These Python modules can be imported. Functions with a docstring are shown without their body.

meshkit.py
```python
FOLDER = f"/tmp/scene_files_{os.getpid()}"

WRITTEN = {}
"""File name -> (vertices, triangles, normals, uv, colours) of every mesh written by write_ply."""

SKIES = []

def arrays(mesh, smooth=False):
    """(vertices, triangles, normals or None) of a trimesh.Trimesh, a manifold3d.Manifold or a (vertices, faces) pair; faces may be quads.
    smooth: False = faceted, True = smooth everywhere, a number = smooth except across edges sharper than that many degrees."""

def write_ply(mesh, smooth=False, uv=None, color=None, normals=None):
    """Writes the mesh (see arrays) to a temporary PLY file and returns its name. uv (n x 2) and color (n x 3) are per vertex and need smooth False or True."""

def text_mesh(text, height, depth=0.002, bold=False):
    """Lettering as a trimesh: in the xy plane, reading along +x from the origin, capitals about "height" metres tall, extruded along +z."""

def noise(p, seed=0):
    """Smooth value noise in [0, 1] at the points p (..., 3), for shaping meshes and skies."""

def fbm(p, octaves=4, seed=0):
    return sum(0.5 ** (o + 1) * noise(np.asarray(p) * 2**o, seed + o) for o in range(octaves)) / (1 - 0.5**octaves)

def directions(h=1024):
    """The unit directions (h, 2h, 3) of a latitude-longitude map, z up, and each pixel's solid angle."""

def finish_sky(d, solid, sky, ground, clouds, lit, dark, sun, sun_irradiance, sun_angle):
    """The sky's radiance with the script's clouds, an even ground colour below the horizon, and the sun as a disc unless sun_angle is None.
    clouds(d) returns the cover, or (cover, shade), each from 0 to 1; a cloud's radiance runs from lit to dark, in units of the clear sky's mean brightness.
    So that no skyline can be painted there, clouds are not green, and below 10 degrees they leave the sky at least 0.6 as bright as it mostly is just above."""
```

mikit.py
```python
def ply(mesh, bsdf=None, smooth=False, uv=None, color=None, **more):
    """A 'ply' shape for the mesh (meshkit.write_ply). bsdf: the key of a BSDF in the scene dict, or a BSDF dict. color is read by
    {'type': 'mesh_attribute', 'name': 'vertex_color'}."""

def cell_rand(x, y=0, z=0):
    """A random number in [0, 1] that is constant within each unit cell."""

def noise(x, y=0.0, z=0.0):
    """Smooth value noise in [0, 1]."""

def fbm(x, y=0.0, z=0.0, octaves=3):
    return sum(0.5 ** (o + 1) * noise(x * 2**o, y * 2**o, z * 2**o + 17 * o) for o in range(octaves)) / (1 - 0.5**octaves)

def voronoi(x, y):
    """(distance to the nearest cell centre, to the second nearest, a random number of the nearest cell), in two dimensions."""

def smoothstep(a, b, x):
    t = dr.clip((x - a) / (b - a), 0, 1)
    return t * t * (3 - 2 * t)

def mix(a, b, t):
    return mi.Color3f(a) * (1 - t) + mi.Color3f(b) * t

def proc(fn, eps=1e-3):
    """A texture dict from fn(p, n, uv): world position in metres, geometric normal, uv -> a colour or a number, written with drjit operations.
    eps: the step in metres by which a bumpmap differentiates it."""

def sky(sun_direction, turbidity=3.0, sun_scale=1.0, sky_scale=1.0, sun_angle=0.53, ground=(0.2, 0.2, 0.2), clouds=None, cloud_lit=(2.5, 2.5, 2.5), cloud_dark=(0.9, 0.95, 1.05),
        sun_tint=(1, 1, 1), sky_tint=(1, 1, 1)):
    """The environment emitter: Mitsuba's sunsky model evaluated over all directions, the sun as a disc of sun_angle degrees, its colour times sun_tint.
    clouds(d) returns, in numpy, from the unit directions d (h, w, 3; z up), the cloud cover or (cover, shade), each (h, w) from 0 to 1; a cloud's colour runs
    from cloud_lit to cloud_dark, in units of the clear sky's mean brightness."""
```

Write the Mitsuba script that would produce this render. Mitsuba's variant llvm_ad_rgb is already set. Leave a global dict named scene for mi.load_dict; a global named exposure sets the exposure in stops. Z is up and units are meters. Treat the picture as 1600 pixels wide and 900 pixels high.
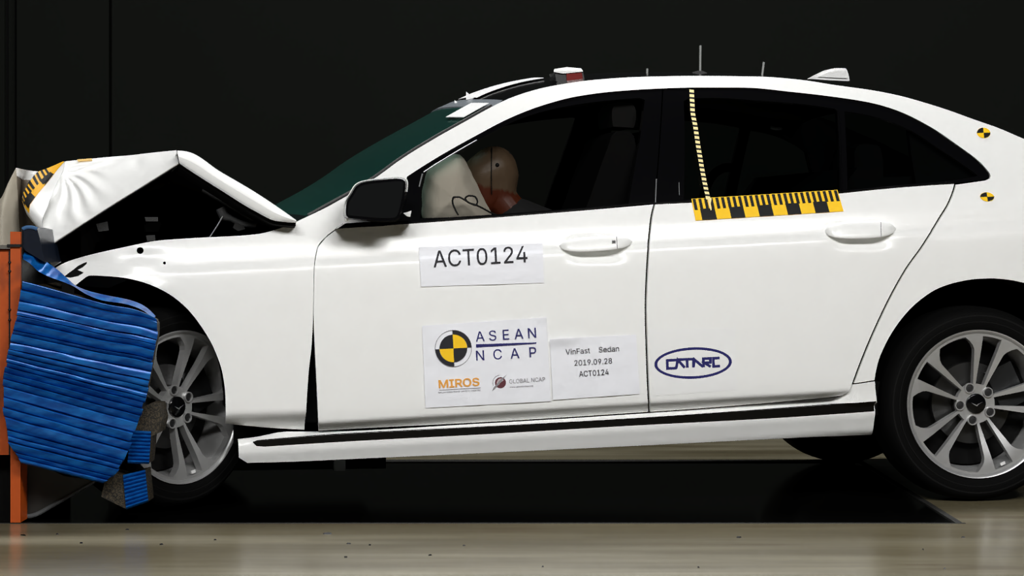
import math, random
import numpy as np, trimesh, mitsuba as mi, mikit, meshkit
import drjit as dr
from scipy.interpolate import PchipInterpolator
from shapely.geometry import Polygon, box as sbox, Point, LineString
from shapely.ops import unary_union
from shapely import affinity, prepared
from mikit import noise, fbm, smoothstep, mix

scene, labels = {}, {}
rng = np.random.default_rng(7)
T4 = mi.ScalarTransform4f

# ------------------------------------------------------------------ camera, light, exposure
F, HOR, CAM_H = 4200.0, 380.0, 0.897           # focal length in pixels of 1600, horizon row, lens height in metres
scene['camera'] = {'type': 'perspective', 'fov': math.degrees(2 * math.atan(800 / F)), 'fov_axis': 'x', 'near_clip': 0.1, 'far_clip': 200.0,
                   'principal_point_offset_y': (450 - HOR) / 900.0,
                   'to_world': T4().look_at(origin=[0, 0, CAM_H], target=[0, 10, CAM_H], up=[0, 0, 1])}
exposure = 0.22
LAMPS = [  # name of the bank, centre, aim, width, height, radiance
    ('left', (-1.5, 2.2, 4.6), (0.0, 9.0, 0.8), 3.0, 1.1, 21.5),
    ('right', (2.6, 2.2, 4.6), (0.6, 9.0, 0.8), 3.0, 1.1, 29.0),
    ('above', (0.0, 11.2, 6.5), (0.0, 10.0, 0.0), 5.0, 1.0, 16.0),
]

# ------------------------------------------------------------------ frames
PSI = math.radians(8.8)                        # the car has swung this far round its vertical axis
CO = np.array([1.61, 9.30, 0.0])               # world place of the car frame: x to the tail, y away from the camera, z up; under the rear hub
CX, CY = np.array([math.cos(PSI), math.sin(PSI), 0]), np.array([-math.sin(PSI), math.cos(PSI), 0])
M_CAR = np.eye(4); M_CAR[:3, 0], M_CAR[:3, 1], M_CAR[:3, 3] = CX, CY, CO
CARW = 1.90

def ray(p):
    p = np.atleast_2d(np.asarray(p, float))
    return np.stack([(p[:, 0] - 800) / F, np.ones(len(p)), -(p[:, 1] - HOR) / F], 1)

def L(p, y):
    """Car frame points on the lateral plane y that the photograph shows at p."""
    d = ray(p); o = np.array([0, 0, CAM_H]) - CO
    t = (y - o @ CY) / (d @ CY)
    w = o + d * t[:, None]
    return np.stack([w @ CX, np.broadcast_to(y, len(d)).astype(float), w[:, 2]], 1)

def W(p, Y):
    d = ray(p)
    return np.array([0, 0, CAM_H]) + d * np.broadcast_to(Y, len(d))[:, None]

_prof = PchipInterpolator([.10, .20, .296, .303, .3425, .3445, .42, .60, .75, .862, .872, .884, .95, 1.01, 1.05, 1.20, 1.35, 1.47, 1.60],
                          [.11, .085, .072, .068, .0112, .0085, .002, .0, .002, .008, .011, .021, .040, .066, .082, .155, .245, .345, .49])
def ys(x, z):
    """The near body side: y over x and z."""
    x, z = np.asarray(x, float), np.asarray(z, float)
    zc = z - 0.05 * (x + 1.35)
    y = _prof(np.clip(zc, .1, 1.6)) + .010 * ((x + 1.35) / 1.35) ** 2
    y = y + .45 * np.clip(-2.75 - x, 0, 2) ** 2 + .22 * np.clip(x - .35, 0, 3) ** 2
    return y

def S(p, off=0.0):
    """Car frame points on the near body side (moved out by off) that the photograph shows at p."""
    y = np.zeros(len(np.atleast_2d(p)))
    for _ in range(14):
        q = L(p, y)
        y = .5 * y + .5 * (ys(q[:, 0], q[:, 2]) - off)
    return L(p, y)

def S2(p): return S(p)[:, [0, 2]]

def cr(pts, n=24):
    """A smooth run through the points."""
    p = np.asarray(pts, float); s = np.r_[0, np.cumsum(np.linalg.norm(np.diff(p, axis=0), axis=1))]
    t = np.linspace(0, s[-1], n)
    return np.stack([PchipInterpolator(s, p[:, k])(t) for k in range(p.shape[1])], 1)

def smoothstep_np(a, b, x):
    t = np.clip((x - a) / (b - a), 0, 1); return t * t * (3 - 2 * t)

# ------------------------------------------------------------------ mesh helpers
TM = lambda v, f: trimesh.Trimesh(np.asarray(v, float), np.asarray(f, int), process=False)
cat = lambda *m: trimesh.util.concatenate([a for b in m for a in (b if isinstance(b, list) else [b])])

def grid_tri(poly, cell=.035):
    out, tri, idx = [], [], {}
    def vid(p):
        k = (round(p[0], 6), round(p[1], 6))
        if k not in idx: idx[k] = len(out); out.append(k)
        return idx[k]
    polys = [poly] if poly.geom_type == 'Polygon' else list(poly.geoms)
    for pg in polys:
        pp = prepared.prep(pg); x0, y0, x1, y1 = pg.bounds
        for i in range(math.floor(x0 / cell), math.ceil(x1 / cell)):
            for j in range(math.floor(y0 / cell), math.ceil(y1 / cell)):
                b = sbox(i * cell, j * cell, (i + 1) * cell, (j + 1) * cell)
                if pp.contains(b):
                    a = [vid(q) for q in ((i * cell, j * cell), ((i + 1) * cell, j * cell), ((i + 1) * cell, (j + 1) * cell), (i * cell, (j + 1) * cell))]
                    tri += [(a[0], a[1], a[2]), (a[0], a[2], a[3])]
                elif pp.intersects(b):
                    g = pg.intersection(b)
                    for h in getattr(g, 'geoms', [g]):
                        if h.geom_type != 'Polygon' or h.area < 1e-9: continue
                        try: v, f = trimesh.creation.triangulate_polygon(h, engine='earcut')
                        except Exception: continue
                        for t in f:
                            q = v[t]
                            ar = (q[1, 0] - q[0, 0]) * (q[2, 1] - q[0, 1]) - (q[1, 1] - q[0, 1]) * (q[2, 0] - q[0, 0])
                            if abs(ar) < 1e-11: continue
                            a = [vid(w) for w in (q if ar > 0 else q[::-1])]
                            if len(set(a)) == 3: tri.append(tuple(a))
    return np.array(out, float).reshape(-1, 2), np.array(tri, int).reshape(-1, 3)

def shell(v2, f, front, back):
    """A closed sheet from a flat triangulation: front and back are 3-D places of its vertices."""
    n = len(v2); e = np.sort(np.vstack([f[:, [0, 1]], f[:, [1, 2]], f[:, [2, 0]]]), 1)
    d = np.vstack([f[:, [0, 1]], f[:, [1, 2]], f[:, [2, 0]]])
    _, inv, cnt = np.unique(e, axis=0, return_inverse=True, return_counts=True)
    b = d[cnt[inv.ravel()] == 1]
    side = np.vstack([np.stack([b[:, 0], b[:, 0] + n, b[:, 1]], 1), np.stack([b[:, 1], b[:, 0] + n, b[:, 1] + n], 1)])
    return TM(np.vstack([front, back]), np.vstack([f, f[:, ::-1] + n, side]))

def fixpoly(pts):
    p = Polygon(pts)
    return p if p.is_valid else p.buffer(0)

def panel(poly, off=0.0, th=.012, cell=.035, yf=None):
    """A panel of the near body side: poly in (x, z), its outer face moved out by off."""
    yf = yf or ys
    v, f = grid_tri(poly, cell)
    y = yf(v[:, 0], v[:, 1]) - off
    return shell(v, f, np.stack([v[:, 0], y, v[:, 1]], 1), np.stack([v[:, 0], y + th, v[:, 1]], 1))

def sheet(poly, off=0.0, cell=.05, yf=None):
    v, f = grid_tri(poly, cell); yf = yf or ys
    return TM(np.stack([v[:, 0], yf(v[:, 0], v[:, 1]) - off, v[:, 1]], 1), f)

def prism(poly, y0, y1, cell=None):
    """A flat polygon in (x, z) drawn out from y0 to y1."""
    polys = [poly] if poly.geom_type == 'Polygon' else list(poly.geoms)
    ms = []
    for pg in polys:
        v, f = trimesh.creation.triangulate_polygon(pg, engine='earcut')
        q = v[f]; ar = np.cross(q[:, 1] - q[:, 0], q[:, 2] - q[:, 0]); f = np.where((ar > 0)[:, None], f, f[:, ::-1])
        one = np.ones(len(v))
        ms.append(shell(v, f, np.stack([v[:, 0], y0 * one, v[:, 1]], 1), np.stack([v[:, 0], y1 * one, v[:, 1]], 1)))
    return cat(ms)

def lattice(P, closed=False):
    """A sheet from a (rows, columns, 3) lattice."""
    P = np.asarray(P, float); a, b = P.shape[:2]; i = np.arange(a * b).reshape(a, b)
    q = np.stack([i[:-1, :-1], i[:-1, 1:], i[1:, 1:], i[1:, :-1]], -1).reshape(-1, 4)
    return TM(P.reshape(-1, 3), np.vstack([q[:, [0, 1, 2]], q[:, [0, 2, 3]]]))

def thick(P, d):
    """A lattice made solid: d is the 3-D step to its back face."""
    P = np.asarray(P, float); a, b = P.shape[:2]; i = np.arange(a * b).reshape(a, b)
    q = np.stack([i[:-1, :-1], i[:-1, 1:], i[1:, 1:], i[1:, :-1]], -1).reshape(-1, 4)
    f = np.vstack([q[:, [0, 1, 2]], q[:, [0, 2, 3]]])
    return shell(P.reshape(-1, 3), f, P.reshape(-1, 3), P.reshape(-1, 3) + np.asarray(d, float))

def bx(lo, hi, r=0.0):
    m = trimesh.creation.box(extents=np.subtract(hi, lo)); m.apply_translation((np.array(lo) + hi) / 2)
    if r:
        import manifold3d as m3
        s = m3.Manifold.sphere(r, 12); lo, hi = np.array(lo) + r, np.array(hi) - r
        m = m3.Manifold.batch_hull([s.translate([float(x), float(y), float(z)]) for x in (lo[0], hi[0]) for y in (lo[1], hi[1]) for z in (lo[2], hi[2])])
        g = m.to_mesh(); m = TM(g.vert_properties[:, :3], g.tri_verts)
    return m

def tube(pts, r, n=10, caps=True):
    p = np.asarray(pts, float); r = np.broadcast_to(r, len(p)); t = np.gradient(p, axis=0); t /= np.linalg.norm(t, axis=1, keepdims=True)
    a = np.array([0, 0, 1.0]) if abs(t[0, 2]) < .9 else np.array([1.0, 0, 0]); rings = []
    for k in range(len(p)):
        u = a - (a @ t[k]) * t[k]; u /= np.linalg.norm(u); a = u; w = np.cross(t[k], u)
        th = np.arange(n) * 2 * np.pi / n
        rings.append(p[k] + r[k] * (np.cos(th)[:, None] * u + np.sin(th)[:, None] * w))
    v = np.vstack(rings); f = []
    for k in range(len(p) - 1):
        for j in range(n):
            a0, a1, b0, b1 = k * n + j, k * n + (j + 1) % n, (k + 1) * n + j, (k + 1) * n + (j + 1) % n
            f += [(a0, a1, b1), (a0, b1, b0)]
    if caps:
        v = np.vstack([v, p[0], p[-1]]); c = len(v)
        for j in range(n):
            f += [(c - 2, (j + 1) % n, j), (c - 1, (len(p) - 1) * n + j, (len(p) - 1) * n + (j + 1) % n)]
    return TM(v, f)

def lathe(prof, n=64):
    """Turned about the y axis: prof is (radius, y)."""
    prof = np.asarray(prof, float); th = np.arange(n) * 2 * np.pi / n; k = len(prof)
    v = np.stack([prof[:, 0][None] * np.cos(th)[:, None], np.broadcast_to(prof[:, 1], (n, k)), prof[:, 0][None] * np.sin(th)[:, None]], -1).reshape(-1, 3)
    f = []
    for i in range(n):
        for j in range(k - 1):
            a, b = i * k + j, ((i + 1) % n) * k + j
            f += [(a, b, b + 1), (a, b + 1, a + 1)]
    m = TM(v, f)
    return m

def blob(joints, bones, r=.02, it=12, pitch=.012):
    """One smooth body: hulls of spheres at joints, joined, refined and smoothed."""
    import manifold3d as m3
    out = m3.Manifold()
    sp = {k: m3.Manifold.sphere(rr, 20).translate([float(c) for c in p]) for k, (p, rr) in joints.items()}
    for b in bones: out = out + m3.Manifold.batch_hull([sp[k] for k in b])
    g = out.refine_to_length(pitch).to_mesh()
    m = trimesh.Trimesh(g.vert_properties[:, :3], g.tri_verts, process=True)
    trimesh.smoothing.filter_taubin(m, iterations=it)
    return m

# ------------------------------------------------------------------ scene helpers
def numbered(key, taken=None):
    taken = scene if taken is None else taken
    if key not in taken and not any(k.startswith(key + '__') for k in taken): return key
    n = 1
    while f'{key}_{n:03d}' in taken or any(k.startswith(f'{key}_{n:03d}__') for k in taken): n += 1
    return f'{key}_{n:03d}'

def put(key, mesh, mat, car=True, smooth=30, label=None, cat_=None, group=None, kind=None, flip=False, **more):
    key = numbered(key)
    m = mesh.copy()
    if car: m.apply_transform(M_CAR)
    scene[key] = mikit.ply(m, mat, smooth=smooth, **more)
    info = {k: v for k, v in (('label', label), ('category', cat_), ('group', group), ('kind', kind)) if v}
    if info: labels[key] = info
    return key

def thing(key, label, category, group=None):
    key = numbered(key, labels)
    labels[key] = {'label': label, 'category': category, **({'group': group} if group else {})}
    return key

def P(color, rough=.5, metal=0.0, two=True, **k):
    c = color if isinstance(color, dict) else {'type': 'rgb', 'value': list(color)}
    b = {'type': 'principled', 'base_color': c, 'roughness': rough, 'metallic': metal, **k}
    return {'type': 'twosided', 'bsdf': b} if two else b

# ------------------------------------------------------------------ materials
scene['mat_paint'] = P((.84, .845, .835), .34, clearcoat=1.0, clearcoat_gloss=.93)
scene['mat_black_gloss'] = P((.0025, .0025, .003), .12, specular=.35)
scene['mat_black'] = P((.010, .010, .011), .45)
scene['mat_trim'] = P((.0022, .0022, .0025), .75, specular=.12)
scene['mat_cavity'] = P((.004, .004, .004), .9, specular=.1)
scene['mat_rubber'] = P((.0016, .0016, .0016), .8, specular=.10)
scene['mat_silver'] = P((.50, .50, .50), .34, .6)
scene['mat_steel'] = P((.40, .41, .42), .35, .9)
scene['mat_dark_metal'] = P((.02, .021, .022), .4, .6)
scene['mat_paper'] = P((.84, .85, .90), .6, specular=.3)
scene['mat_film'] = P((.84, .845, .845), .45, specular=.4)
scene['mat_ink'] = P((.02, .02, .025), .6, specular=.2)
scene['mat_navy'] = P((.015, .015, .12), .5, specular=.3)
scene['mat_ink_orange'] = P((.78, .36, .06), .6)
scene['mat_ink_grey'] = P((.25, .24, .26), .6)
scene['mat_yellow'] = P((.95, .58, .01), .5, specular=.3)
scene['mat_cream'] = P((.95, .80, .38), .5, specular=.3)
scene['mat_tape_black'] = P((.008, .008, .008), .5, specular=.2)
scene['mat_red'] = P((.16, .005, .003), .25)
scene['mat_pane'] = {'type': 'thindielectric', 'int_ior': 1.5, 'specular_transmittance': {'type': 'rgb', 'value': [.75, .75, .74]}}
scene['mat_pane_tint'] = {'type': 'thindielectric', 'int_ior': 1.5, 'specular_transmittance': {'type': 'rgb', 'value': [.50, .54, .53]}}
scene['mat_windshield'] = {'type': 'blendbsdf', 'weight': .19, 'a': {'type': 'thindielectric', 'int_ior': 1.5, 'specular_transmittance': {'type': 'rgb', 'value': [.50, .80, .74]}},
                           'b': P((.02, .13, .105), .3)}
def floor_col(p, n, uv):
    s = fbm(p.x * .55, p.y * 3.2, 0, 4); t = fbm(p.x * 3.1 + 40, p.y * 9.0, 3, 3); k = noise(p.x * 30, p.y * 30)
    c = mix((.112, .095, .056), (.235, .213, .150), smoothstep(.28, .74, s))
    c = c * (.86 + .22 * t) * (.97 + .06 * k)
    d = smoothstep(.66, .80, fbm(p.x * 1.3 + 9, p.y * 5 + 3, 1, 3))
    return mix(c, mi.Color3f(.085, .062, .034), d * .6)
scene['mat_floor'] = P(mikit.proc(floor_col), .22, specular=.45)
scene['mat_pit_glass'] = P((.0012, .0012, .0012), .09, specular=.4)
scene['mat_pit_frame'] = P((.012, .012, .011), .6)
def wall_col(p, n, uv):
    return mix((.0028, .0037, .0026), (.0043, .0053, .0040), fbm(p.x * 1.7, p.z * .8, p.y, 3))
scene['mat_wall'] = P(mikit.proc(wall_col), .85, specular=.15)
def orange_col(p, n, uv):
    w = smoothstep(.60, .78, fbm(p.x * 9 + p.y * 7, p.z * 5, 2, 4))
    return mix((.42, .062, .0005), (.14, .024, .003), w * .8)
scene['mat_orange'] = P(mikit.proc(orange_col), .5)
def blue_col(p, n, uv):
    w = fbm(p.x * 26, p.y * 26, p.z * 60, 3)
    return mix((.0015, .060, .28), (.006, .135, .45), smoothstep(.25, .8, w))
scene['mat_blue'] = P(mikit.proc(blue_col), .30, .2, specular=.5)
def honey_col(p, n, uv):
    k = noise(p.x * 330 + p.y * 60, p.z * 330, p.y * 120)
    return mix((.008, .006, .003), (.050, .037, .020), smoothstep(.3, .75, k))
scene['mat_honeycomb'] = P(mikit.proc(honey_col), .6, .2)
scene['mat_concrete'] = P((.12, .115, .10), .8)
scene['mat_airbag'] = P((.60, .545, .46), .8, sheen=.3)
scene['mat_skin'] = P({'type': 'mesh_attribute', 'name': 'vertex_color'}, .45)
scene['mat_shirt'] = P((.012, .012, .013), .9)
scene['mat_grey_plastic'] = P((.07, .075, .078), .45)
scene['mat_lamp_housing'] = P((.02, .02, .02), .6)

# ------------------------------------------------------------------ the hall
PIT = (-4.2, 1.4415, 8.60, 11.12)              # the camera pit's black glass cover in the floor: x0, x1, y0, y1
fl = cat(bx((-9, -1, -.15), (12, PIT[2], 0)), bx((-9, PIT[3], -.15), (12, 16, 0)), bx((PIT[1], PIT[2], -.15), (12, PIT[3], 0)), bx((-9, PIT[2], -.15), (PIT[0], PIT[3], 0)))
put('floor', fl, 'mat_floor', car=False, smooth=False, kind='structure', label='glossy beige concrete floor of the crash hall')
put('floor__pit_cover', bx((PIT[0], PIT[2], -.05), (PIT[1], PIT[3], -.003)), 'mat_pit_glass', car=False, smooth=False, label='black glass cover of the camera pit')
fr = .022
put('floor__pit_frame', cat(bx((PIT[0], PIT[2] - .002, -.06), (PIT[1] + .01, PIT[2] + .012, .0015)), bx((PIT[0], PIT[3] - .10, -.06), (PIT[1], PIT[3] + .002, .0015)),
                            bx((PIT[1] - .02, PIT[2], -.06), (PIT[1] + .002, PIT[3], .0015))), 'mat_pit_frame', car=False, smooth=False, label='dark metal rim of the pit')
WY = 14.6
put('wall_back', bx((-9, WY + .06, 0), (12, WY + .2, 8)), 'mat_cavity', car=False, smooth=False, kind='structure', label='black wall behind the car')
wx = lambda px: (px - 800) / F * WY
edges = [-9, wx(19) - .035, wx(19) + .015, wx(172), wx(172) + 6.0, 12]
for a, b in zip(edges[:-1], edges[1:]):
    put('wall_back__panel', bx((a + .007, WY + (.045 if b - a < .06 else 0), 0), (b - .007, WY + .055, 8), .006 if b - a > .06 else 0), 'mat_wall', car=False, smooth=20)

for name, c, aim, w, h, e in LAMPS:
    c, aim = np.array(c), np.array(aim); d = aim - c; d /= np.linalg.norm(d)
    u = np.cross(d, [0, 0, 1]); u /= np.linalg.norm(u); v = np.cross(u, d)
    place = np.eye(4); place[:3, 0], place[:3, 1], place[:3, 2], place[:3, 3] = u, v, -d, c
    t = thing('lamp_bank', {'left': 'bank of floodlights high before the front of the car', 'right': 'bank of floodlights high before the rear of the car', 'above': 'bank of floodlights on a truss over the car roof'}[name], 'floodlight', 'floodlight banks on the trusses')
    m = bx((-w / 2 - .05, -h / 2 - .05, .02), (w / 2 + .05, h / 2 + .05, .2)); m.apply_transform(place)
    put(t + '__housing', m, 'mat_lamp_housing', car=False, smooth=False)
    m = TM([[-w / 2, -h / 2, 0], [w / 2, -h / 2, 0], [w / 2, h / 2, 0], [-w / 2, h / 2, 0]], [[0, 2, 1], [0, 3, 2]]); m.apply_transform(place)
    scene[t + '__lamp_glass'] = mikit.ply(m, 'mat_lamp_housing', emitter={'type': 'area', 'radiance': {'type': 'rgb', 'value': [e, e * .995, e * .975]}})

# ------------------------------------------------------------------ the barrier
BY = 8.60
def wp(poly_px, y0, y1):
    """A traced outline at world depth y0 drawn out to y1."""
    q = W(poly_px, y0); return prism(fixpoly(q[:, [0, 2]]), y0, y1)
t = thing('crash_barrier', 'orange steel barrier frame at the left edge carrying the blue crush block', 'barrier')
put(t + '__column', wp([(16, 362), (32, 362), (32, 816.5), (16, 816.5)], BY, BY + .12), 'mat_orange', car=False, smooth=False, label='orange steel column')
put(t + '__column_cap', wp([(11, 381.5), (31.5, 381.5), (31.5, 386), (11, 386)], BY - .01, BY + .10), 'mat_dark_metal', car=False, smooth=False)
put(t + '__frame_panel', wp([(-420, 390), (15.6, 390), (15.6, 711), (-420, 711)], BY + .012, BY + 1.3), 'mat_orange', car=False, smooth=False, label='orange steel side panel')
put(t + '__top_rail', wp([(-420, 383), (15.6, 383), (15.6, 389), (-420, 389)], BY - .004, BY + 1.3), 'mat_concrete', car=False, smooth=False)
put(t + '__seam', wp([(13.6, 392), (15.9, 392), (15.9, 711), (13.6, 711)], BY + .006, BY + .02), 'mat_dark_metal', car=False, smooth=False)
put(t + '__base', wp([(-420, 712), (15, 712), (15, 818), (-420, 818)], BY + .10, BY + 1.3), 'mat_cavity', car=False, smooth=False)
put(t + '__end_plate', wp([(32.6, 358), (34.6, 358), (34.6, 720), (32.6, 720)], BY + .02, BY + 1.2), 'mat_dark_metal', car=False, smooth=False)
for py in (410, 424, 484, 500):
    c = W([(15, py)], BY - .002)[0]; put(t + '__bolt', trimesh.creation.icosphere(2, .005).apply_transform(trimesh.transformations.translation_matrix(c)), 'mat_dark_metal', car=False)

t = thing('crush_block', 'blue crumpled honeycomb block pressed between the orange barrier and the front wheel', 'barrier block')
right0 = cr([(231, 491), (247, 503), (247, 520), (241, 548), (234, 590), (222, 640), (210, 676), (198, 706), (182, 738), (160, 755)], 40)
left0 = cr([(34, 439), (29, 480), (20, 520), (11, 565), (5, 605), (6, 640), (11, 668), (12, 690), (24, 708), (34, 724)], 40)
ry = np.linspace(491, 755, 40); right = np.stack([np.interp(ry, right0[:, 1], right0[:, 0]), ry], 1)
ly = PchipInterpolator([491, 530, 575, 637, 673, 706, 738, 755], [439, 483, 529, 580, 616, 655, 697, 724])(ry); left = np.stack([np.interp(ly, left0[:, 1], left0[:, 0]), ly], 1)
top = cr([(34, 439), (62, 446), (115, 461), (170, 476), (205, 482), (231, 491)], 60)
NP = 25
vs = np.r_[0, np.cumsum(rng.uniform(.45, 1.6, NP))]; vs /= vs[-1]
def blk(u, v):
    lp = np.array([np.interp(v, np.linspace(0, 1, 40), left[:, k]) for k in (0, 1)]); rp = np.array([np.interp(v, np.linspace(0, 1, 40), right[:, k]) for k in (0, 1)])
    q = lp + (rp - lp) * u
    bow = np.array([0, 0.0]); tq = np.array([np.interp(u, np.linspace(0, 1, 60), top[:, k]) for k in (0, 1)])
    straight = left[0] + (right[0] - left[0]) * u
    return q + (tq - straight) * (1 - v) ** 2
for k in range(NP):
    rows = []
    dv = vs[k + 1] - vs[k]; amp = rng.uniform(.006, .016); sk = rng.uniform(.25, .75); u0, u1 = rng.uniform(-.012, .006), 1 + rng.uniform(-.008, .010)
    for a, dep in ((-.05, .030), (.01, .006), (.07, -.75 * amp), (.16 if sk < .55 else .30, -amp), (.55, -.62 * amp if sk < .55 else -.9 * amp), (.88, -.15 * amp if sk < .55 else -.55 * amp), (.97, .006), (1.05, .030)):
        row = []
        for u in np.linspace(u0, u1, 26):
            v = vs[k] + dv * (a + .10 * (meshkit.noise(np.array([u * 5, k * 3.1, 0.0])) - .5))
            q = blk(u, min(max(v, 0), 1))
            w = (meshkit.noise(np.array([u * 9, k * 1.7, a])) - .5) * .007 + (meshkit.noise(np.array([u * 30, k * 5.7, 0.0])) - .5) * .0022
            row.append(W([q], 8.545 + dep + w)[0])
        rows.append(row)
    put(t + '__pleat', lattice(np.array(rows[::-1])), 'mat_blue', car=False, smooth=38)
outline = np.vstack([top, right[1:], left[::-1]])
inner = fixpoly(outline).buffer(-2.5).intersection(sbox(37, 400, 400, 800)).difference(Polygon([(195, 636), (260, 620), (260, 740), (190, 740)]))
put(t + '__honeycomb_core', wp(list(inner.exterior.coords), 8.600, 8.68), 'mat_honeycomb', car=False, smooth=False, label='brown honeycomb showing at the end of the block')
put(t + '__rear_core', wp([(48, 445), (112, 465), (112, 600), (105, 700), (52, 690)], 8.77, 9.60), 'mat_honeycomb', car=False, smooth=False)
fa = cr([(36, 392), (50, 396), (66, 405), (88, 420), (104, 434), (118, 446), (140, 455), (170, 462), (200, 468), (222, 476), (243, 494)], 40)
fb = cr([(36, 405), (46, 411), (60, 424), (78, 433), (100, 441), (114, 447), (135, 460), (162, 470), (190, 474), (215, 481), (240, 498)], 40)
rows = []
for s in np.linspace(0, 1, 7):
    q = fa + (fb - fa) * s
    rows.append(W(q, 8.60 + .05 * np.sin(np.linspace(0, 7, 40)) * .5 + .06 * (1 - s) + .012 * np.sin(np.linspace(0, 60, 40) + 2 * s)))
put(t + '__cover_flap', thick(np.array(rows[::-1]), (0, .003, 0)), 'mat_blue', car=False, smooth=35, label='torn blue cover sheet folded over the block')
put(t + '__top_plate', wp([(35, 358), (44, 355), (58, 358), (62, 372), (66, 392), (70, 410), (40, 392), (35, 384)], 8.64, 8.95), P((.004, .007, .015), .3), car=False, smooth=False, label='dark blue plate above the block')
pl = cr([(35, 358), (44, 355), (58, 358)], 10)
put(t + '__plate_lip', tube(W(pl, 8.638), .006), P((.05, .12, .25), .3), car=False)

def chunk(label, q, depth, core):
    t = thing('honeycomb_chunk', label, 'barrier fragment')
    q = np.array(q, float); n = 9
    for i in range(n):
        rows = []
        for a, dep in ((0.0, .006), (.15, 0), (.5, -.006), (.85, 0), (1.0, .006)):
            v = (i + a) / n; l, r = q[0] + (q[3] - q[0]) * v, q[1] + (q[2] - q[1]) * v
            rows.append(W(l + (r - l) * np.linspace(0, 1, 8)[:, None], depth + dep))
        put(t + '__pleat', lattice(np.array(rows[::-1])), 'mat_blue', car=False, smooth=35)
    put(t + '__core', wp(core, depth + .006, depth + .15), 'mat_honeycomb', car=False, smooth=False, label='brown honeycomb core')
chunk('upper small blue pleated chunk hanging beside the front wheel rim', [(204, 672), (236, 674), (233, 725), (199, 724)], 8.60, [(206, 674), (216, 640), (236, 630), (249, 631), (254, 655), (249, 676), (236, 682), (232, 724), (200, 723)])
chunk('lower small blue pleated chunk hanging under the upper one near the floor', [(192, 742), (227, 734), (232, 784), (197, 796)], 8.60, [(193, 743), (176, 738), (165, 745), (158, 776), (178, 786), (196, 795), (231, 784), (226, 735)])

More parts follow.
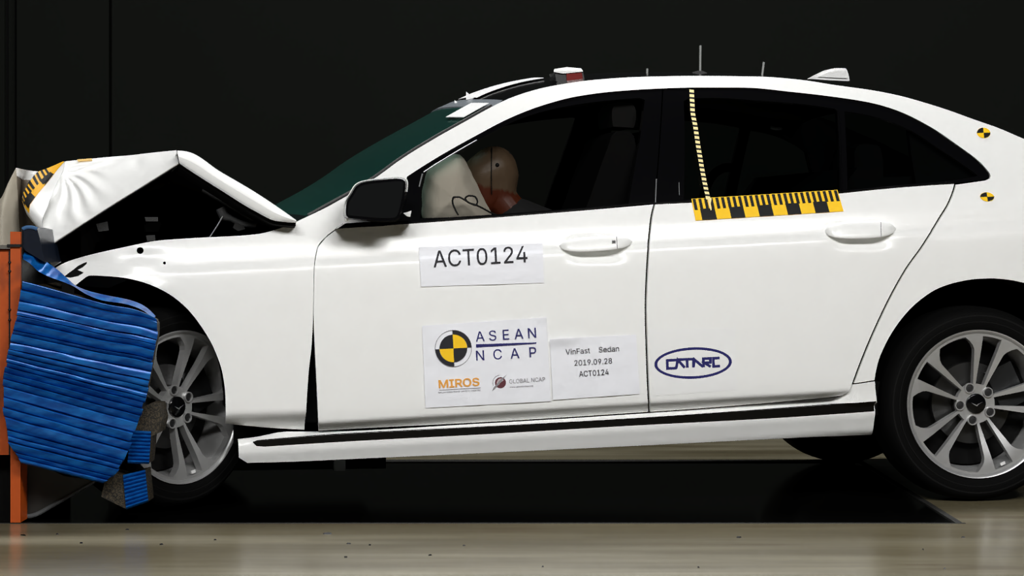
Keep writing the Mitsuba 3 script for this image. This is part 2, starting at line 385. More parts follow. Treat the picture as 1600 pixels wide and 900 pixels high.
tr = [(42, 716), (37, 745), (31, 785), (34, 801), (44, 808), (56, 806), (80, 793), (110, 776), (152, 751), (100, 744)]
t = thing('undertray_piece', 'dark grey bent plastic tray hanging under the blue crush block', 'plastic tray')
put(t + '__tray', wp(tr, 8.735, 8.765), P((.018, .018, .016), .4), car=False, smooth=False)
put(t + '__rolled_edge', tube(W(cr([(42, 716), (37, 745), (32, 785), (35, 800), (44, 807), (56, 804), (80, 791), (110, 774), (150, 751)], 40), 8.73), np.linspace(.010, .005, 40)), 'mat_grey_plastic', car=False)

# ------------------------------------------------------------------ the car's side
CAR = thing('car', 'white four-door sedan with a crumpled front pressed into the barrier', 'car')
car = lambda k: CAR + '__' + k

arch_f = cr([(118, 446), (128, 438), (140, 430.5), (185, 433), (220, 440), (260, 457), (290, 480), (315, 511), (335, 546), (348, 585), (352, 617), (353, 663)], 60)
f_top = cr([(86, 419), (100, 411), (130, 401), (190, 387), (250, 375.5), (300, 372), (400, 366), (440, 356), (462, 347), (480, 338.5), (512, 323), (530, 313), (546, 304)], 60)
fend = np.vstack([f_top, [(546, 352), (527, 356.5)], cr([(527, 356.5), (508, 371), (496, 386), (490.5, 420), (489.3, 492), (487, 540), (482.5, 580), (477.5, 673)], 40)[1:], cr([(477.5, 673), (440, 671), (400, 668), (353, 663)], 10)[1:], arch_f[::-1][1:], [(100, 432)]])
fp = fixpoly(S2(fend)).difference(fixpoly(S2([(100, 432.5), (108, 426), (117, 420), (131, 426), (122, 431.5), (110, 434)]))).difference(Point(S2([(219, 391.5)])[0]).buffer(.011)).difference(Point(S2([(257, 411)])[0]).buffer(.0045))
yfen = lambda x, z: ys(x, z) + .045 * np.clip((.335 + .02 * (x + 2.5) - z) / .04, 0, 1) ** 1.5 + .05 * np.exp(-(((x + 3.10) / .10) ** 2 + ((z - .83) / .03) ** 2)) * .4 + .005 * np.exp(-((x + 2.86) / .07) ** 2) * np.sin(z * 90) * (x < -2.7)
put(car('front_fender'), panel(fp, 0, .010, .012, yfen), 'mat_paint', label='white front fender bent at its front tip')
seam_f = cr([(496.8, 386.2), (491.4, 420), (490.2, 492), (492, 545), (493.8, 580), (498, 673)], 30)
d_bot = cr([(498, 673), (590, 668), (740, 660.5), (1013, 643.5)], 40)
seam_b = cr([(1013, 643.5), (1009.3, 560), (1007.3, 480), (1010, 410), (1016, 340), (1021, 319.5)], 30)
belt_f = cr([(1021, 319.5), (850, 334), (700, 345.5), (636, 350), (546, 356), (527.6, 357.4)], 30)
fd = np.vstack([seam_f, d_bot[1:], seam_b[1:], belt_f[1:], [(508.8, 371.6)]])
def ydoor(cups):
    def f(x, z):
        y = ys(x, z)
        for c in cups: y = y + .026 * np.exp(-(((x - c[0]) / .085) ** 4 + ((z - c[1] + .016) / .036) ** 4))
        return y
    return f
h1, h2 = S2([(931, 382)])[0], S2([(1345, 361)])[0]
FD = put(car('front_door'), panel(fixpoly(S2(fd)), 0, .020, .008, ydoor([h1])), 'mat_paint', label='white front door')
r_cut = cr([(1491, 287.5), (1480, 318), (1469, 336), (1439, 385), (1414, 420), (1374, 495), (1331, 600)], 40)
r_bot = np.vstack([cr([(1331, 600), (1326, 611), (1314, 618.5)], 8), cr([(1314, 618.5), (1200, 629.5), (1016.5, 643.5)], 20)[1:]])
seam_b2 = cr([(1016.5, 643.5), (1012.8, 560), (1010.7, 480), (1013.5, 410), (1019.5, 340), (1024, 319.5)], 30)
belt_r = cr([(1024, 319.5), (1185, 311), (1311, 302.5), (1370, 296.5), (1441, 290.5), (1491, 287.5)], 30)
rd = np.vstack([r_cut, r_bot[1:], seam_b2[1:], belt_r[1:-1]])
RD = put(car('rear_door'), panel(fixpoly(S2(rd)), 0, .020, .008, ydoor([h2])), 'mat_paint', label='white rear door')

top_edge = cr([(546, 303), (590, 275.5), (625, 250), (680, 216), (732, 187), (770, 166), (800, 152), (845, 138), (875, 132), (925, 125), (1000, 120), (1085, 118.5), (1185, 119.5), (1250, 124.5), (1309, 133.5), (1360, 140.5), (1408, 150), (1430, 156), (1480, 171.5), (1520, 186), (1560, 200), (1600, 217), (1680, 247), (1720, 255), (1850, 262), (1960, 272), (1985, 282)], 120)
dlo_top = cr([(636, 276), (680, 248), (740, 214), (800, 183), (850, 164), (900, 151), (960, 143), (1036, 138.3), (1080, 137), (1160, 137), (1240, 144), (1300, 151), (1360, 160.5), (1400, 172), (1450, 196), (1500, 229.5), (1532, 254), (1546, 270)], 90)
tip = [(1548, 275), (1547, 279), (1541, 282)]
arch_r = cr([(1366.5, 594), (1372, 566), (1385, 535), (1400, 510), (1420, 485), (1440, 467), (1465, 451), (1495, 441), (1525, 436), (1550, 435), (1575, 437), (1600, 442), (1630, 453), (1660, 473), (1690, 507), (1710, 550), (1718, 590), (1722, 640)], 70)
tail = cr([(1985, 282), (2005, 340), (2015, 420), (2012, 520), (1998, 600), (1960, 645)], 20)
q_cut = r_cut + [(3.4, .6)]
uni = np.vstack([top_edge, tail[1:], [(1800, 655)], arch_r[::-1], [(1334.6, 599)], q_cut[::-1][1:], [(1495, 288.5)], tip[::-1], dlo_top[::-1], [(626, 330), (600, 345), (546, 351)]])
yuni = lambda x, z: ys(x, z) - .004 * np.exp(-((z - .05 * (x + 1.35) - .945) / .012) ** 2) * (x > -.3)
UNI = fixpoly(S2(uni))
put(car('body_side'), panel(UNI, 0, .014, .022, yuni), 'mat_paint', label='white roof rail, pillar and rear quarter panel')
# sill
_sp = PchipInterpolator([.13, .180, .192, .225, .264, .288, .294, .300, .318, .34, .40], [.15, .098, .080, .061, .0435, .044, .046, .055, .088, .092, .092])
def ysill(x, z):
    zc = z - .05 * (x + 1.35); a = _sp(np.clip(zc, .13, .40)); k = smoothstep_np(-.52, -.42, x) * smoothstep_np(.285, .300, zc)
    return (a + .010 * ((x + 1.35) / 1.35) ** 2) * (1 - k) + (ys(x, np.maximum(z, .345 + .05 * (x + 1.35)))) * k
s_top = np.vstack([cr([(371.5, 686), (400, 683), (450, 675.5), (498, 675), (740, 662.5), (1013, 645.5), (1200, 631.5), (1314, 620.5)], 60), cr([(1314, 620.5), (1327, 612.5), (1333.5, 601)], 8)[1:], [(1367, 596)]])
sill = np.vstack([s_top, [(1363, 640), (1362.5, 679.5)], cr([(1362.5, 679.5), (1200, 686), (1000, 696), (740, 708), (540, 717), (450, 721), (386, 722.5)], 50)[1:], [(372.5, 714)]])
strip = fixpoly(S2(np.vstack([[(395, 690)], cr([(402, 687.5), (450, 683.5), (500, 679.5), (740, 667), (1000, 652.5), (1200, 638.5), (1361, 626)], 50), [(1361, 641)], cr([(1361, 641), (1200, 652), (1000, 662.5), (740, 677.5), (540, 688), (412, 696)], 50)[1:], [(400, 695)]])))
sp_ = fixpoly(S2(sill))
SI = put(car('side_skirt'), panel(sp_.difference(strip.buffer(.0015)), 0, .012, .012, ysill), 'mat_paint', label='white side skirt under the doors')
put(SI + '__trim_strip', panel(strip, .003, .010, .02, lambda x, z: .043 + .010 * ((x + 1.35) / 1.35) ** 2), 'mat_black_gloss', label='gloss black strip along the skirt')
put(car('sill_beam'), prism(fixpoly(S2(np.vstack([s_top[:-2] + [(0, 4)], [(1350, 640), (1358, 674)], [(1000, 692), (540, 712), (392, 718), (380, 700)]]))), .13, .20), 'mat_cavity')

# windows
fo = np.vstack([cr([(637, 277.5), (680, 249.5), (740, 215.5), (800, 184.5), (850, 165.5), (900, 152.5), (960, 144.5), (1035, 139.8)], 50), cr([(1035, 139.8), (1029, 240), (1022, 319)], 10)[1:], cr([(1022, 319), (850, 333.5), (700, 345), (636, 349.5)], 20)[1:], [(546, 356), (540, 352), (620, 340)]])
fg = np.vstack([cr([(656.5, 341), (663, 271), (700, 244.5), (760, 211.5), (820, 183), (880, 167), (950, 157), (1000, 153)], 50), cr([(1008, 156), (1003, 200), (986, 300), (983, 318)], 12), cr([(983, 318), (850, 329.5), (700, 340)], 12)[1:]])
ro = np.vstack([cr([(1037, 139.8), (1080, 138.3), (1160, 138.3), (1240, 145.3), (1300, 152.3), (1360, 162), (1400, 173.5), (1450, 197.5), (1500, 231), (1530, 255), (1545, 272), (1546.5, 276), (1540, 280.5)], 70), cr([(1540, 280.5), (1490, 286.5), (1370, 295.5), (1311, 301.5), (1185, 310), (1024, 319)], 30)[1:], cr([(1024, 319), (1031, 240), (1037, 139.8)], 8)[1:-1]])
rg = np.vstack([cr([(1069, 158), (1073, 153.5), (1120, 153), (1185, 157), (1250, 162), (1305, 170)], 24), [(1309, 174), (1313, 299.5)], cr([(1313, 299.5), (1250, 304), (1069, 312)], 10)[1:]])
qg = np.vstack([cr([(1320, 174), (1370, 183), (1420, 202), (1470, 234), (1508, 259), (1528, 274)], 24), cr([(1528, 275), (1500, 280), (1400, 289.5), (1325, 297)], 10)])
FO, FG, RO, RG, QG = (fixpoly(S2(a)) for a in (fo, fg, ro, rg, qg))
put(FD + '__window_frame', panel(FO.difference(FG), -.006, .035, .04), 'mat_black_gloss', label='gloss black window frame')
put(FD + '__window_pane', sheet(FG.buffer(.006), -.012), 'mat_pane', smooth=True, label='clear side window')
put(RD + '__window_frame', panel(RO.difference(RG).difference(QG), -.006, .035, .04), 'mat_black_gloss', label='gloss black window frame')
put(RD + '__window_pane', sheet(RG.buffer(.006), -.012), 'mat_pane_tint', smooth=True)
put(RD + '__quarter_pane', sheet(QG.buffer(.006), -.012), 'mat_pane_tint', smooth=True)
# inner edge trims, and a steel line drawn for a reflection
def strip_tube(px, off, r, key, mat, **k): put(key, tube(S(px, off), r, 8), mat, **k)
strip_tube(cr([(1022.5, 316), (850, 331.5), (700, 343.5), (640, 348)], 40), -.0035, .0035, FD + '__belt_trim', 'mat_black_gloss')
strip_tube(cr([(1490, 285.5), (1370, 294.5), (1311, 300.5), (1185, 309), (1026, 317)], 40), -.0035, .0035, RD + '__belt_trim', 'mat_black_gloss')
strip_tube(cr([(662, 269), (700, 245), (745, 219)], 20), 0, .0022, FD + '__frame_glint', 'mat_steel')  # steel tube stands in for the reflected light line on the frame
strip_tube(cr([(660, 272), (655, 292)], 6), .004, .003, FD + '__sail_edge', 'mat_steel')
strip_tube(cr([(1309, 172), (1313, 235), (1315.5, 298)], 10), .001, .003, RD + '__division_bar', 'mat_black_gloss')
strip_tube(cr([(1025.5, 280), (1024, 316)], 6), .0, .0025, RD + '__pillar_edge', 'mat_steel')
strip_tube(cr([(1061, 285), (1061.5, 305)], 6), .0, .0018, RD + '__pillar_edge', 'mat_steel')

# handles
def handle(root, a, b, hh, lock):
    a, b = np.array(a, float), np.array(b, float); d = b - a; n = np.array([-d[1], d[0]]) / np.hypot(*d)
    rows = []; N = 28
    for i in range(N):
        u = i / (N - 1); wv = hh * (1 - abs(2 * u - 1) ** 3.2) ** .5 * (1.0 + .05 * math.sin(3 * u))
        bulge = .034 * (1 - abs(2 * u - 1) ** 5) ** .6
        c = a + d * u; ring = []
        for th in np.linspace(0, 2 * np.pi, 14, endpoint=False):
            q = c + n * wv * math.sin(th) * -1
            ring.append(S([q], bulge * (.52 + .48 * math.cos(th)))[0] if wv > .01 else S([c], 0)[0])
        ring.append(ring[0]); rows.append(ring)
    m = lattice(np.array(rows)); m.merge_vertices(); m.fix_normals()
    H = put(root + '__door_handle', m, 'mat_paint', smooth=50, label='white door handle')
    if lock:
        q = a + d * .72 - n * 1.5
        put(H + '__keyhole_button', panel(fixpoly(S2([q + (-2.6, -2.2), q + (2.6, -2.4), q + (2.6, 2.2), q + (-2.6, 2.4)])), .036, .01), 'mat_black')
    s0 = a + d * .79
    put(H + '__cap_joint', tube(np.array([S([s0 + n * t], .0345 - .012 * abs(t / hh) ** 2)[0] for t in np.linspace(-hh * .8, hh * .8, 8)]), .0011, 6), 'mat_ink_grey')
handle(FD, (874, 384.5), (988, 377.5), 11.5, True)
handle(RD, (1289, 361), (1400, 357.5), 13.5, False)

# mirror
def prism_car(px, y0, y1): return prism(fixpoly(L(px, y0)[:, [0, 2]]), y0, y1)
mo = cr([(541, 342.5), (536.5, 336), (538, 318), (546, 303), (556, 288), (566, 283), (600, 278.5), (622, 276.5), (632, 278), (637, 284), (636, 298), (631, 325), (626, 340), (619, 346.5), (600, 347.5), (565, 345), (541, 342.5)], 60)[:-1]
mp = Polygon(mo)
def lens(poly_px, y0, y1, inset, mat, key, **k):
    """A shallow rounded case: the outline at y1, drawn in towards y0."""
    steps = [(0, 0), (.25, .35 * inset), (.6, .75 * inset), (1, inset)]; base = Polygon(poly_px)
    ring = []
    c = np.array(base.centroid.coords[0])
    for s, ins in steps:
        q = c + (np.array(poly_px) - c) * (1 - ins); ring.append(L(q, y1 + (y0 - y1) * s))
    ring = [np.vstack([r, r[:1]]) for r in ring]
    m = lattice(np.array(ring)); n = len(poly_px)
    cap = prism(fixpoly(ring[-1][:-1][:, [0, 2]]), y0, y0 + .004)
    back = prism(fixpoly(ring[0][:-1][:, [0, 2]]), y1 - .004, y1)
    m.fix_normals(); return put(key, cat(m, cap, back), mat, smooth=35, **k)
MI = lens(mo, -.155, -.055, .07, 'mat_black_gloss', car('side_mirror'), label='black side mirror')
rim = mp.buffer(.6).difference(mp.buffer(-1.1))
cut = rim.intersection(Polygon([(530, 325), (545, 268), (660, 262), (660, 300), (630, 300), (622, 290), (560, 292), (548, 318)]))
q = [fixpoly(L(np.array(g.exterior.coords), -.062)[:, [0, 2]]) for g in getattr(cut, 'geoms', [cut]) if g.area > 1]
put(MI + '__case_rim', cat([prism(g, -.066, -.050) for g in q]), 'mat_paint', label='white upper edge of the mirror case')
gl = np.array(Polygon(mo).buffer(-6.5).buffer(0).exterior.coords)[:-1]
put(MI + '__mirror_glass', prism_car(gl, -.158, -.150), P((.008, .0085, .009), .08, specular=.6), smooth=False, label='dark mirror glass')
put(MI + '__mirror_foot', cat(prism_car([(527, 357.5), (540, 349), (600, 345), (640, 343), (646, 348), (600, 353), (560, 355)], -.045, .06)), 'mat_black_gloss', smooth=False)
put(MI + '__mirror_arm', prism_car([(600, 336), (628, 300), (636, 312), (640, 345), (606, 346)], -.06, .07), 'mat_black_gloss', smooth=False)
put(MI + '__mirror_glint', prism_car([(630, 333), (638, 331), (643, 329), (641, 339), (636, 338)], -.066, -.05), 'mat_paint', smooth=False)  # white chip stands in for a bright reflection beside the mirror
put(MI + '__lamp_lens', trimesh.creation.icosphere(2, .008).apply_transform(trimesh.transformations.translation_matrix(L([(541, 343)], -.07)[0])), 'mat_paint')

# ------------------------------------------------------------------ the far side, roof and glass
def mirror_y(m):
    m = m.copy(); m.vertices[:, 1] = CARW - m.vertices[:, 1]; m.faces = m.faces[:, ::-1]; return m
low = fixpoly(np.vstack([S2(np.vstack([f_top, [(546, 303)], dlo_top, tip])), S2(np.vstack([[(1541, 284), (1500, 286), (1480, 330), (1400, 470), (1372, 566), (1363, 640), (1362, 679)], [(1000, 696), (540, 717), (386, 722), (355, 690)], arch_f[::-1], [(100, 432)]]))]))
FAR = unary_union([UNI.buffer(.002), low, fixpoly(S2(fd)).buffer(.01), fixpoly(S2(rd)).buffer(.01), FO.buffer(.004), RO.buffer(.004)]).difference(FG).difference(RG).difference(QG)
put(car('body_side'), mirror_y(panel(FAR, 0, .010, .06)), 'mat_paint')
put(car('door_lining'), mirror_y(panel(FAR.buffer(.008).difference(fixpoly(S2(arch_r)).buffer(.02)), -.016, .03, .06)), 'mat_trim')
put(car('window_pane'), mirror_y(sheet(FG.buffer(.006), -.010)), 'mat_pane', smooth=True)
put(car('window_pane'), mirror_y(sheet(RG.buffer(.006), -.010)), 'mat_pane_tint', smooth=True)
put(car('window_pane'), mirror_y(sheet(QG.buffer(.006), -.010)), 'mat_pane_tint', smooth=True)

def across(edge_px, bow, n=25, inset=.004, push=(0, 0), y_off=0.0, lo=0.0, hi=1.0):
    """A sheet from the near edge line over to its mirror image, crowned by bow (x, z) in the middle."""
    e = S(edge_px, -inset); rows = []
    for s in np.linspace(lo, hi, n):
        k = 4 * s * (1 - s); q = e.copy(); q[:, 1] = e[:, 1] + (CARW - 2 * e[:, 1]) * s
        q[:, 0] += bow[0] * k; q[:, 2] += bow[1] * k + push[1]
        rows.append(q)
    return np.array(rows)
te = cr(top_edge, 300)
ws_edge = np.vstack([[(483, 337.5), (512, 321.5), (546, 303)], te[(te[:, 0] > 550) & (te[:, 0] < 772)]])
put(car('windshield'), lattice(across(ws_edge, (-.11, .020), 30)), 'mat_windshield', smooth=True, label='green tinted windshield')
roof_edge = te[(te[:, 0] > 771) & (te[:, 0] < 1412)]
put(car('roof'), thick(across(roof_edge, (-.05, .042), 30), (0, 0, -.02)), 'mat_black_gloss', smooth=40, label='gloss black roof')
back_edge = te[(te[:, 0] > 1409) & (te[:, 0] < 1690)]
put(car('rear_window'), lattice(across(back_edge, (.08, .03), 20)), 'mat_pane_tint', smooth=True)
put(car('trunk_lid'), thick(across(te[te[:, 0] > 1686], (.05, .02), 20), (0, 0, -.015)), 'mat_paint', smooth=40)
put(car('rear_bumper'), thick(across(tail, (.16, 0), 20), (-.02, 0, 0)), 'mat_paint', smooth=40)
put(car('header_lining'), thick(across(roof_edge[::6], (-.05, .012), 12, .03, (0, -.03)), (0, 0, -.02)), 'mat_trim', smooth=40)
# pillar seal along the windshield
put(car('windshield_seal'), tube(S(ws_edge + [(-1.5, -1.2)], -.006), .006, 8), 'mat_black')
put(car('windshield_header'), thick(across([(765, 168), (772, 164.5), (780, 161), (790, 156.5)], (-.105, .026), 30, .003), (0, 0, -.01)), P((.16, .18, .20), .35), smooth=40, label='grey front edge of the roof')
put(car('wiper_cowl'), cat(thick(across(cr([(464, 347), (484, 338), (520, 320)], 12) + [(0, 7)], (-.14, .0), 20, .02), (0, 0, -.03))), 'mat_trim', smooth=40)

# rails and fin
fin = cr([(1262, 123.5), (1278, 115), (1292, 109), (1308, 106.5), (1320, 107), (1323, 112), (1326, 127)], 24)
fy = .95; m = []
pf = fixpoly(L(np.vstack([fin, [(1300, 126)]]), fy)[:, [0, 2]])
put(car('shark_fin_aerial'), cat(prism(pf, fy - .012, fy + .012), prism(pf.buffer(-.010), fy - .022, fy + .022)), 'mat_paint', smooth=35, label='white shark fin aerial on the roof')

# ------------------------------------------------------------------ crumpled hood
lat = lambda q, d: q + d * CY           # world place moved across the car
def subdiv(P, n):
    """A finer lattice through P by smooth interpolation along both ways."""
    P = np.asarray(P, float); a, b = P.shape[:2]
    f = lambda A, m: PchipInterpolator(np.arange(A.shape[0]), A, axis=0)(np.linspace(0, A.shape[0] - 1, m))
    Q = f(P, n[0]); return f(Q.transpose(1, 0, 2), n[1]).transpose(1, 0, 2)
def wl(pts):   # (px, py, world depth)
    pts = np.asarray(pts, float); return W(pts[:, :2], pts[:, 2])
tt = np.linspace(0, 1, 12)
Lw = cr([(279, 255), (230, 286), (180, 317), (130, 349), (76, 384)], 12); Rg = cr([(275.5, 234.5), (240, 238), (205, 242), (170, 245), (140, 248), (102, 252)], 12)
rows = []
for s in np.linspace(0, 1, 9):
    cpts = Lw + (Rg - Lw) * s
    Cx = cr([(76, 384), (66, 345), (75, 320), (87, 290), (96, 271), (102, 252)], 9)[int(round(s * 8))]
    w = np.clip((tt - .55) / .45, 0, 1)[:, None]
    cpts = cpts + (Cx - (Lw[-1] + (Rg[-1] - Lw[-1]) * s)) * w ** 1.5
    rows.append(np.stack([cpts[:, 0], cpts[:, 1], 8.90 + .42 * s ** 1.3 + .0 * tt], 1))
G = np.array(rows); G3 = np.array([wl(r) for r in G]); G3 = subdiv(G3, (60, 90))
px = 800 + F * G3[..., 0] / G3[..., 1]; py = HOR - F * (G3[..., 2] - CAM_H) / G3[..., 1]
dx, dy = px - 98, py - 268; rr = np.hypot(dx, dy); an = np.arctan2(dy, dx)
amp = .011 * np.exp(-((rr - 42) / 34) ** 2) * (an > -.05)
wv = np.sin(an * 14 + 1.4 * np.sin(rr / 15)) * amp
fold = -.030 * np.exp(-((py - (272 - (px - 98) * .27)) / 5.0) ** 2) * (px < 215) * np.clip((px - 90) / 20, 0, 1) * np.clip((215 - px) / 50, 0, 1)
dent = .02 * np.exp(-(((px - 212) / 12) ** 2 + ((py - 254) / 9) ** 2)) + .012 * (meshkit.fbm(np.stack([px / 30, py / 22, px * 0], -1), 3, 5) - .5)
G3[..., 1] += wv - fold + dent
HO = put(car('hood'), thick(G3[:, ::-1], (0, .004, -.003)), 'mat_paint', car=False, smooth=50, label='white hood folded up into a peak')
# over the ridge to the far side
rows = [lat(G3[-1], d) + np.array([0, 0, -.10 * (d / 1.3) ** 1.2]) for d in np.linspace(0, 1.25, 12)]
rows += [lat(rows[-1], .10) - np.array([0, 0, .12]), lat(rows[-1], .12) - np.array([0, 0, .38])]
put(HO + '__top_skin', thick(np.array(rows)[:, ::-1], (0, 0, -.004)), 'mat_paint', car=False, smooth=50)
put(HO + '__hood_liner', thick(np.array(rows)[:, ::-1] - (0, .0, .012), (0, -.004, -.008)), 'mat_cavity', car=False, smooth=50)
put(HO + '__hood_liner', thick(G3[:45, ::-1] + (0, .014, -.004), (0, .006, -.003)), 'mat_cavity', car=False, smooth=50)
# left face, tape side
Cc = [(102, 252, 9.32), (96, 271, 9.20), (87, 290, 9.10), (75, 320, 9.00), (66, 345, 8.92), (70, 366, 8.91)]
Mm = [(101, 252.5, 9.34), (86, 270, 9.22), (72, 288, 9.13), (57, 306, 9.04), (45, 326, 8.98), (55, 352, 8.96)]
Tt = [(99, 252, 9.36), (77, 262, 9.27), (59, 269, 9.21), (43, 290, 9.12), (35, 307, 9.07), (42, 335, 9.02)]
B = subdiv(np.array([wl(Cc), wl(Mm), wl(Tt)]), (16, 34))
B[..., 1] += .010 * (meshkit.fbm(B * 14, 3, 3) - .5)
put(HO + '__front_fold', thick(B, (0, .004, 0)), 'mat_paint', car=False, smooth=50)
A1 = [(-16, 318, 9.06), (0, 311, 9.05), (13, 285, 9.08), (25, 262, 9.12)]; A2 = [(-16, 346, 9.02), (2, 338, 9.0), (16, 320, 9.05), (27, 296, 9.11)]; A3 = [(-16, 388, 9.0), (2, 387, 8.99), (17, 386, 9.02), (31, 372, 9.10)]
put(HO + '__nose_panel', thick(subdiv(np.array([wl(A3), wl(A2), wl(A1)]), (20, 24)), (0, .004, 0)), P((.36, .325, .26), .6), car=False, smooth=50, label='torn hood nose, coloured beige to stand in for shade')  # darker than the hood paint: shade put into the colour
E1 = [(25, 262, 9.12), (42, 265.5, 9.20), (60, 268, 9.22)]; E1b = [(26, 275, 9.115), (34, 280, 9.24), (48, 281, 9.20)]; E2 = [(27, 296, 9.11), (33, 302, 9.26), (38, 303, 9.10)]; E3 = [(31, 372, 9.10), (44, 366, 9.25), (58, 358, 8.99)]
put(HO + '__nose_fold', thick(subdiv(np.array([wl(E3), wl(E2), wl(E1b)]), (20, 14)), (0, .004, 0)), P((.15, .12, .09), .6), car=False, smooth=40, label='torn fold, coloured brown to stand in for shade')  # brown tone paints in the shade of the inner facet
put(HO + '__nose_lip', thick(subdiv(np.array([wl(E1b), wl(E1)]), (8, 14)), (0, .004, 0)), 'mat_paint', car=False, smooth=40)
# rear half
ru = cr([(277, 235), (291, 236.5), (345, 268.5), (400, 301), (463, 344)], 40); rl = cr([(280, 254), (291, 261.5), (345, 296), (400, 329.5), (432, 344), (463, 346.5)], 40)
rows = []
for s, dY in ((0, 0.0), (.15, -.008), (.5, -.010), (.85, .004), (1.0, .03)):
    rows.append(W(rl + (ru - rl) * s, 8.90 + dY + np.linspace(0, .02, 40)))
edge = rows[-1]
for d in np.linspace(.04, 1.62, 14): rows.append(lat(edge, d) + np.array([0, 0, -.022 * math.sin(math.pi * d / 1.65)]))
put(HO + '__rear_skin', thick(np.array(rows), (0, .003, -.003)), 'mat_paint', car=False, smooth=40)
rows = [lat(rows[0], d) + np.array([0, 0, .012 - .02 * min(d, .1) / .1]) for d in np.linspace(.03, 1.55, 12)]
put(HO + '__hood_liner', thick(np.array(rows), (0, 0, -.02)), 'mat_cavity', car=False, smooth=40)

# ------------------------------------------------------------------ wheels
RIM_R, TYR_R = .2555, .338
def rim_shape(mean0, half):
    """The spoked face of the rim as a flat outline about its hub."""
    R = RIM_R; ring = Point(0, 0).buffer(R, 64).difference(Point(0, 0).buffer(R * .925, 64)); hub = Point(0, 0).buffer(R * .27, 48); parts = [ring, hub]
    for k in range(5):
        for sgn in (-1, 1):
            a0 = math.radians(mean0 + 72 * k); a = a0 + sgn * math.radians(half); hubang = a0 + sgn * math.radians(16)
            p0 = np.array([math.cos(hubang), math.sin(hubang)]) * R * .26; p1 = np.array([math.cos(a), math.sin(a)]) * R * .96
            d = (p1 - p0) / np.linalg.norm(p1 - p0); n = np.array([-d[1], d[0]]) * sgn
            ln = np.linalg.norm(p1 - p0)
            w_in = lambda t: .004 + .012 * t
            w_out = lambda t: .005 + .011 * t + .058 * max(0, (t - .66) / .34) ** 2.0
            t = np.linspace(0, 1, 14)
            parts.append(fixpoly([p0 + d * ln * q - n * w_in(q) for q in t] + [p0 + d * ln * q + n * w_out(q) for q in t[::-1]]))
    return unary_union(parts).buffer(-.0025).buffer(.0025).intersection(Point(0, 0).buffer(R, 64))

